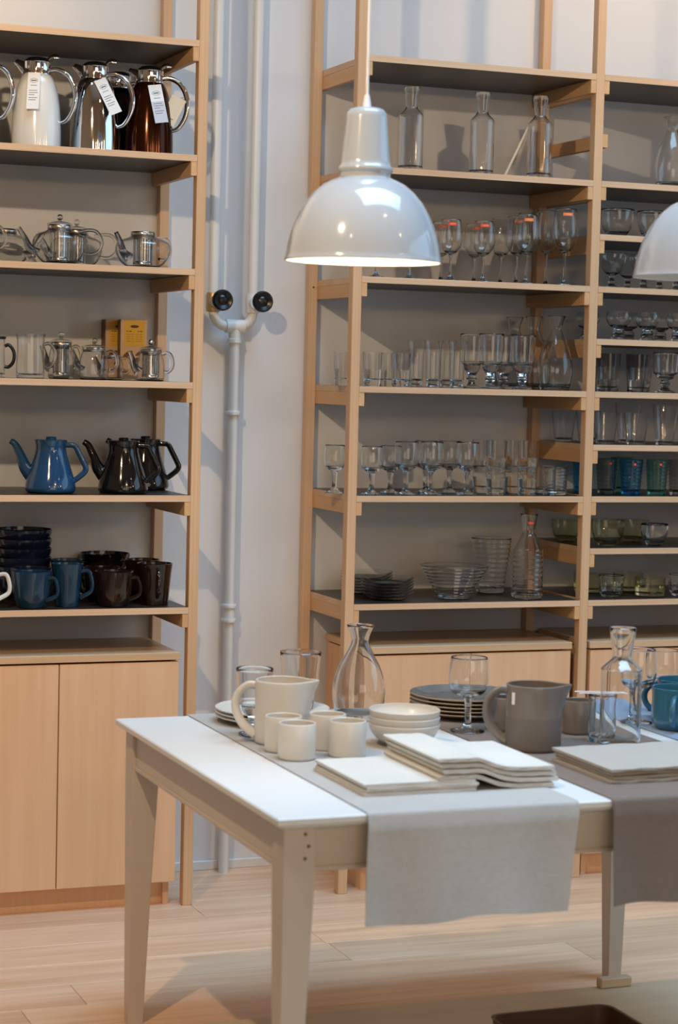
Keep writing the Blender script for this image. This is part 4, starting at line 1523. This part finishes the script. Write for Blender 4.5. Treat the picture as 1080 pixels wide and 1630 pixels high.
# ------------------------------------------------------------------ ceramics on the lower shelves
def ceramic_pot(label, x, y, mat, rz):
    t = thing('ceramic_teapot', label, 'teapot', (x, y, LEV[5] + 0.0005), rz, 'ceramic coffee pots')

    def body():
        b = MB()
        ln = interp([(0.066, 0.0), (0.0735, 0.006), (0.0750, 0.018), (0.0690, 0.045), (0.0560, 0.085), (0.0470, 0.118), (0.0450, 0.136), (0.0485, 0.155)], 5)
        b.lathe([(0, 0.0)] + ln + [(0.0470, 0.1565), (0.0440, 0.155), (0.042, 0.148), (0, 0.148)], 48)
        return b.mesh('body', [mat], 40)
    put('body', cached(('pb', mat), body), t)

    def lid():
        b = MB()
        b.lathe([(0.0425, 0.1485), (0.0425, 0.1545), (0.036, 0.1565), (0.017, 0.157), (0.015, 0.159), (0.0155, 0.164), (0.012, 0.1655), (0, 0.166)], 40)
        return b.mesh('lid', [mat], 40)
    put('lid', cached(('plid', mat), lid), t)

    def spout():
        b = MB()
        b.tube([(-0.055, 0, 0.048), (-0.076, 0, 0.075), (-0.090, 0, 0.110), (-0.106, 0, 0.140), (-0.120, 0, 0.150)], [0.022, 0.019, 0.0135, 0.0105, 0.0085], 18)
        return b.mesh('spout', [mat], 50)
    put('spout', cached(('ps', mat), spout), t)

    def handle():
        b = MB()
        b.tube([(0.042, 0, 0.142), (0.062, 0, 0.142), (0.072, 0, 0.138), (0.080, 0, 0.124), (0.101, 0, 0.083), (0.104, 0, 0.072), (0.098, 0, 0.060), (0.074, 0, 0.040), (0.066, 0, 0.036)], [0.007, 0.007, 0.0072, 0.0074, 0.0074, 0.0074, 0.0072, 0.007, 0.006], 12, sub=4, flat=1.3)
        return b.mesh('handle', [mat], 50)
    put('handle', cached(('ph', mat), handle), t)


ceramic_pot('glossy petrol blue ceramic coffee pot with angular handle', -0.428, 0.115, 'blue', -0.37)
ceramic_pot('glossy black ceramic coffee pot with its spout in view', -0.207, 0.115, 'black', -0.37)
ceramic_pot('glossy black ceramic coffee pot behind the other black pot', -0.087, 0.30, 'black', -0.37)


def mug(label, x, y, z, mat, h, Rt, Rb, rz, group, cat='mug', name='mug', wide=False):
    t = thing(name, label, cat, (x, y, z + 0.0005), rz, group)

    def body():
        b = MB()
        if wide:
            ln = interp([(Rb * 0.9, 0), (Rb, 0.006), (Rt * 0.88, h * 0.3), (Rt * 0.96, h * 0.7), (Rt, h)], 4)
        else:
            ln = interp([(Rb * 0.94, 0), (Rb, 0.004), (Rb + (Rt - Rb) * 0.25, h * 0.3), (Rb + (Rt - Rb) * 0.6, h * 0.7), (Rt, h)], 4)
        inn = [(r - 0.004, zz) for r, zz in reversed(ln) if zz > 0.01]
        b.lathe([(0, 0)] + ln + [(Rt - 0.002, h + 0.0015)] + inn + [(0, 0.009)], 44)
        return b.mesh('body', [mat], 40)
    put('body', cached(('mb', mat, h, Rt, Rb), body), t)

    def handle():
        b = MB()
        re = Rb + (Rt - Rb) * 0.8
        b.tube([(re - 0.002, 0, h * 0.82), (re + 0.014, 0, h * 0.85), (re + 0.024, 0, h * 0.80), (re + 0.031, 0, h * 0.60), (re + 0.031, 0, h * 0.45), (re + 0.024, 0, h * 0.35), (Rb + (Rt - Rb) * 0.35 + 0.002, 0, h * 0.22)],
               0.0052, 10, sub=4, flat=1.5)
        return b.mesh('handle', [mat], 50)
    put('handle', cached(('mh', mat, h, Rt, Rb), handle), t)


Z6 = LEV[6]
GM = 'ceramic mugs on the lowest shelf'
mug('white ceramic mug cut by the picture edge, handle in view', -0.634, 0.075, Z6, 'jug_white', 0.118, 0.05, 0.039, -0.37, GM)
mug('wide low blue ceramic mug on the lowest shelf', -0.491, 0.063, Z6, 'blue_dark', 0.106, 0.0585, 0.042, -0.75, GM, wide=True)
mug('tall blue ceramic mug with handle in view', -0.382, 0.075, Z6, 'blue_dark', 0.127, 0.0475, 0.035, -0.55, GM)
mug('tall blue ceramic mug behind the other tall blue one', -0.355, 0.20, Z6, 'blue_dark', 0.127, 0.0475, 0.035, 1.2, GM)
mug('wide low navy ceramic mug behind the wide blue one', -0.470, 0.181, Z6, 'navy', 0.106, 0.0585, 0.042, 2.4, GM, wide=True)
mug('wide low brown ceramic mug with handle in view', -0.242, 0.063, Z6, 'brown', 0.104, 0.0585, 0.043, -0.75, GM, wide=True)
mug('wide low brown ceramic mug behind the other wide brown one', -0.245, 0.190, Z6, 'brown', 0.104, 0.0585, 0.043, 2.6, GM, wide=True)
mug('tall brown ceramic mug next to the post, handle turned to the viewer', -0.110, 0.09, Z6, 'brown', 0.124, 0.054, 0.042, CAMANG + 0.35, GM)
mug('tall brown ceramic mug behind the one with its handle forward', -0.113, 0.215, Z6, 'brown', 0.124, 0.054, 0.042, 1.2, GM)


def bowl_me(mat, r, h):
    def f():
        b = MB()
        ln = interp([(r * 0.5, 0), (r * 0.54, 0.004), (r * 0.80, h * 0.35), (r * 0.97, h * 0.75), (r, h)], 4)
        inn = [(q - 0.004, zz + 0.001) for q, zz in reversed(ln) if zz > 0.006]
        b.lathe([(0, 0)] + ln + [(r - 0.002, h + 0.0015)] + inn + [(0, 0.007)], 44)
        return b.mesh('bowl', [mat], 40)
    return cached(('bowl', mat, r, h), f)


NB = ('bottom', 'second', 'third', 'fourth', 'fifth', 'top')
for k in range(6):
    tag(put('bowl', bowl_me('navy', 0.0885, 0.068), None, (-0.46, 0.331, Z6 + 0.0005 + k * 0.0285)),
        'navy ceramic bowl in the tall stack, ' + (NB[k] + ' one' if k in (0, 5) else NB[k] + ' from below'), 'bowl', 'navy bowls in a stack')
for k in range(4):
    tag(put('bowl', bowl_me('black', 0.078, 0.060), None, (-0.200, 0.340, Z6 + 0.0005 + k * 0.0245)),
        'black ceramic bowl in the stack behind the brown mugs, ' + (('bottom', 'second', 'third', 'top')[k] + (' one' if k in (0, 3) else ' from below')), 'bowl', 'black bowls in a stack')


# ------------------------------------------------------------------ things on the dining table
def plate_me(mat, r, h, rimmat):
    def f():
        b = MB()
        b.lathe([(0, 0, 1), (r * 0.60, 0, 1), (r * 0.64, 0.001, 1), (r * 0.70, 0.003, 1), (r * 0.97, h - 0.003, 1), (r, h - 0.001, 1), (r * 0.995, h + 0.001, 0), (r * 0.97, h + 0.0005, 0), (r * 0.78, h * 0.48, 0), (r * 0.66, 0.0055, 0), (0, 0.005, 0)], 64)
        return b.mesh('plate', [mat, rimmat], 45)
    return cached(('plate', mat, r, h), f)


for k in range(3):
    tag(put('plate', plate_me('cream', 0.141, 0.017, 'cream'), None, (-0.163, -1.150, TT + 0.0004 + k * 0.0088)),
        'cream dinner plate behind the cream jug, %s of three stacked' % ('bottom', 'middle', 'top')[k], 'plate', 'cream dinner plates')
for k in range(5):
    tag(put('plate', plate_me('grey_plate', 0.141, 0.017, 'clay'), None, (0.353, -1.155, TT + 0.0004 + k * 0.0095)),
        'grey dinner plate with clay rim, %s of the stack' % ('bottom one', 'second from below', 'third from below', 'fourth from below', 'top one')[k], 'plate', 'grey dinner plates')


def pitcher(label, x, y, z, mat, rz, h, r):
    t = thing('pitcher', label, 'pitcher', (x, y, z), rz, 'stoneware pitchers')
    b = MB()
    n = 64
    ln = [(r * 0.93, 0), (r * 0.985, 0.003), (r, 0.008), (r, h * 0.35), (r, h * 0.515), (r, h * 0.6), (r * 0.995, h * 0.78), (r, h * 0.9), (r * 1.005, h - 0.003), (r, h)]
    inn = [(r - 0.005, z_) for r, z_ in reversed(ln) if z_ > 0.012]
    prof = [(0, 0)] + ln + [(r - 0.0025, h + 0.0015)] + inn + [(0, 0.01)]
    b.lathe(prof, n)
    for i, v in enumerate(b.v):                      # pull the wall out into a pouring lip
        rad = math.hypot(v[0], v[1])
        if rad > r * 0.8 and v[2] > h * 0.45:
            a = math.atan2(v[1], v[0])
            k = max(0.0, (v[2] / h - 0.45) / 0.55) ** 1.6 * math.exp(-(a / 0.30) ** 2) * 0.34
            b.v[i] = (v[0] * (1 + k), v[1] * (1 + k * 0.3), v[2] + 0.004 * k)
    if mat == 'grey':                                # glaze dipped to half height
        b.m = [1 if max(b.v[q][2] for q in f_) <= h * 0.52 else 0 for f_ in b.f]
    put('body', b.mesh('body', [mat, 'grey_matte'], 50), t)
    b = MB()
    b.tube([(-r * 0.97, 0, h * 0.90), (-r * 1.25, 0, h * 0.905), (-r * 1.62, 0, h * 0.76), (-r * 1.70, 0, h * 0.55), (-r * 1.52, 0, h * 0.34), (-r * 1.22, 0, h * 0.20), (-r * 0.97, 0, h * 0.13)],
           [0.0075, 0.0072, 0.007, 0.0068, 0.0068, 0.0072, 0.0085], 14, flat=1.7)
    put('handle', b.mesh('handle', [mat], 50), t)
    return t


pitcher('cream stoneware pitcher with loop handle and pouring lip', -0.239, -1.433, TT + 0.0004, 'cream', -0.40, 0.145, 0.0635)
gp = pitcher('dark grey stoneware pitcher with loop handle and pouring lip', 0.301, -1.648, TT + 0.0004, 'grey', -0.36, 0.150, 0.0645)
b = MB()
a0 = -PI / 2 - 1.0
b.add([(0.0652 * math.cos(a), 0.0652 * math.sin(a), z_) for a, z_ in ((a0, 0.108), (a0 + 0.16, 0.108), (a0 + 0.16, 0.136), (a0, 0.136))], [(0, 1, 2, 3)])
put('price_label', b.mesh('price_label', ['tag']), gp)


def cup(label, x, y, z, mat, r, h, group):
    b = MB()
    ln = [(r * 0.93, 0), (r * 0.985, 0.002), (r, 0.006), (r, h * 0.5), (r * 1.0, h - 0.002)]
    b.lathe([(0, 0)] + ln + [(r - 0.001, h), (r - 0.003, h + 0.0006), (r - 0.005, h - 0.001), (r - 0.0052, h * 0.5), (r - 0.006, 0.012), (r - 0.012, 0.008), (0, 0.008)], 48)
    tag(put('cup', b.mesh('cup', [mat], 45), None, (x, y, z)), label, 'cup', group)


GC = 'cream stoneware cups'
cup('cream stoneware cup nearest the table edge, in front of the pitcher', -0.274, -1.632, TT + 0.0004, 'cream', 0.0425, 0.080, GC)
cup('cream stoneware cup between the pitcher and the nearest cream cup', -0.272, -1.535, TT + 0.0004, 'cream', 0.0425, 0.080, GC)
cup('cream stoneware cup behind the one beside the bowls', -0.163, -1.53, TT + 0.0004, 'cream', 0.0425, 0.080, GC)
cup('cream stoneware cup standing beside the stacked cream bowls', -0.152, -1.627, TT + 0.0004, 'cream', 0.0425, 0.080, GC)
GG = 'grey stoneware cups'
cup('grey stoneware cup half hidden behind the grey pitcher handle', 0.352, -1.39, TT + 0.0004, 'grey', 0.039, 0.081, GG)
cup('grey stoneware cup between the grey pitcher and the glass bottle', 0.508, -1.475, TT + 0.0004, 'grey', 0.039, 0.081, GG)
for k in range(3):
    tag(put('bowl', bowl_me('cream', 0.083, 0.050), None, (0.028, -1.528, TT + 0.0005 + k * 0.0165)),
        'cream stoneware bowl behind the napkins, %s of three stacked' % ('bottom', 'middle', 'top')[k], 'bowl', 'cream bowls in a stack')

# table glass
o = tag(put('carafe', one_glass('table_carafe', cup_profile(pear_line(0.232, 0.066), 0.003, 0.012), 'table', 56), None, (0.064, -1.150, TT + 0.0005)),
        'pear-shaped clear glass carafe on the dining table behind the bowls', 'carafe')
o = tag(put('glass_bottle', one_glass('table_bottle', cup_profile(bottle_line(0.285, 0.0475), 0.003, 0.014), 'table', 56), None, (0.492, -1.712, TT + 0.0005)),
        'tall clear glass bottle on the dining table behind the grey napkins', 'carafe')
f, s, bw_, zi = goblet_lines(0.158, 0.044)
stemware('goblet', 'footed clear glass goblet behind the handle of the cream pitcher', 'goblet', (-0.271, -1.325, TT + 0.0005), None, 'tgob', f, s, bw_, 0.002, zi, 'table', n=48)
out = interp([(0.031, 0.0), (0.034, 0.004), (0.040, 0.05), (0.046, 0.055), (0.047, 0.09), (0.052, 0.138)], 4)
tag(put('tumbler', one_glass('tall_tumbler', cup_profile(out, 0.003, 0.014), 'table', 48, 10, 0.012), None, (-0.085, -1.13, TT + 0.0285)),
    'large flared glass tumbler on the cream plates behind the pitcher lip', 'tumbler')


def cupwine_table(label, x, y, h, r):
    f, s, b_, zi = cup_wine_lines(h, r)
    stemware('wine_glass', label, 'wine glass', (x, y, TT + 0.0005), 'round cup wine glasses on the dining table', ('tw', h, r), f, s, b_, 0.0022, zi, 'table', n=48)


cupwine_table('clear wine glass with round cup in front of the grey plates', 0.251, -1.395, 0.180, 0.0475)
cupwine_table('clear wine glass with round cup between the glass bottle and blue mug', 0.727, -1.372, 0.185, 0.046)
cupwine_table('clear wine glass with round cup behind the blue mug, at the picture edge', 0.885, -1.225, 0.16, 0.043)
t = thing('glass_creamer', 'small clear glass jar with white sticks across its rim', 'jar', (0.510, -1.590, TT + 0.0005))
out = interp([(0.028, 0.0), (0.031, 0.004), (0.033, 0.04), (0.031, 0.08), (0.034, 0.112)], 4)
b = MB()
b.lathe(cup_profile(out, 0.0025, 0.010), 44)
put('jar_body', b.mesh('jar_body', ['gs', 'gs'], 60), t)
for k in range(2):
    b = MB()
    b.box(-0.058, 0.062, -0.0035, 0.0035, 0, 0.0022, 0, 0.0005)
    b.box(-0.050, 0.055, -0.0036, 0.0036, 0.0008, 0.0014, 1)
    q = put('flat_stick', b.mesh('flat_stick', ['tag', 'red_stripe']), None, (0.506, -1.600 + 0.020 * k, TT + 0.1148 + 0.0001 * k), -0.22 - 0.1 * k)
    tag(q, 'white flat stick with thin red line lying on the jar rim, %s one' % ('nearer', 'farther')[k], 'stick', 'sticks on the jar rim')
mug_t = thing('mug', 'blue glazed stoneware mug with ring handle on the slate runner', 'mug', (0.783, -1.475, TT + 0.0004), 0.0)
b = MB()
r, h = 0.064, 0.102
ln = interp([(r * 0.74, 0), (r * 0.84, 0.004), (r * 0.97, 0.018), (r, 0.04), (r * 0.99, h * 0.75), (r * 1.01, h)], 4)
b.lathe([(0, 0)] + ln + [(r - 0.001, h + 0.0015)] + [(q - 0.004, z_) for q, z_ in reversed(ln) if z_ > 0.01] + [(0, 0.009)], 56)
put('body', b.mesh('body', ['blue_mug'], 45), mug_t)
b = MB()
ca = math.atan2(CAM.y + 1.47, CAM.x - 0.8) - 0.12
pts = []
for k in range(9):
    a = -PI / 2 + PI * k / 8
    pts.append((r * 0.97 + 0.036 * math.cos(a), 0, h * 0.50 + 0.034 * math.sin(a)))
b.tube(pts, 0.0062, 12, flat=1.3)
put('handle', b.mesh('handle', ['blue_mug'], 50), mug_t, (0, 0, 0), ca)
m2 = thing('mug', 'blue glazed stoneware mug behind the other blue mug', 'mug', (0.868, -1.352, TT + 0.0004), 0.0)
put('body', mug_t.children[0].data, m2)
put('handle', mug_t.children[1].data, m2, (0, 0, 0), 2.35)

# ------------------------------------------------------------------ low platform and tray below the table
b = MB()
b.box(-0.36, 2.2, -3.4, -1.255, 0.0, 0.05, bevel=0.004)
pf = tag(put('low_platform', b.mesh('low_platform', ['platform'])), 'low beige display platform on the floor under the table', 'platform')
b = MB()
b.box(0.70, 0.79, -1.285, -1.257, 0.0502, 0.076, bevel=0.003)
put('stop_block', b.mesh('stop_block', ['platform']), pf)


def rounded(x0, x1, y0, y1, rad, n=6):
    P = []
    for cx, cy, a0 in ((x1 - rad, y1 - rad, 0), (x0 + rad, y1 - rad, PI / 2), (x0 + rad, y0 + rad, PI), (x1 - rad, y0 + rad, 1.5 * PI)):
        for k in range(n + 1):
            a = a0 + PI / 2 * k / n
            P.append((cx + rad * math.cos(a), cy + rad * math.sin(a)))
    return P


tray = thing('serving_box', 'dark brown box with rounded corners on the low platform', 'box', (0.34, -1.9, 0.0505))
b = MB()
rings = [(rounded(-0.145, 0.145, -0.2, 0.2, 0.03), 0.0), (rounded(-0.155, 0.155, -0.21, 0.21, 0.035), 0.098), (rounded(-0.158, 0.158, -0.213, 0.213, 0.036), 0.1),
         (rounded(-0.150, 0.150, -0.205, 0.205, 0.034), 0.1), (rounded(-0.142, 0.142, -0.197, 0.197, 0.03), 0.008)]
n = len(rings[0][0])
V = [(x, y_, z_) for P, z_ in rings for x, y_ in P]
F = []
for i in range(len(rings) - 1):
    for k in range(n):
        F.append((i * n + k, i * n + (k + 1) % n, (i + 1) * n + (k + 1) % n, (i + 1) * n + k))
F.append(tuple(reversed(range(n))))
F.append(tuple((len(rings) - 1) * n + k for k in range(n)))
b.add(V, F)
put('box_body', b.mesh('box_body', ['tray'], 35), tray)
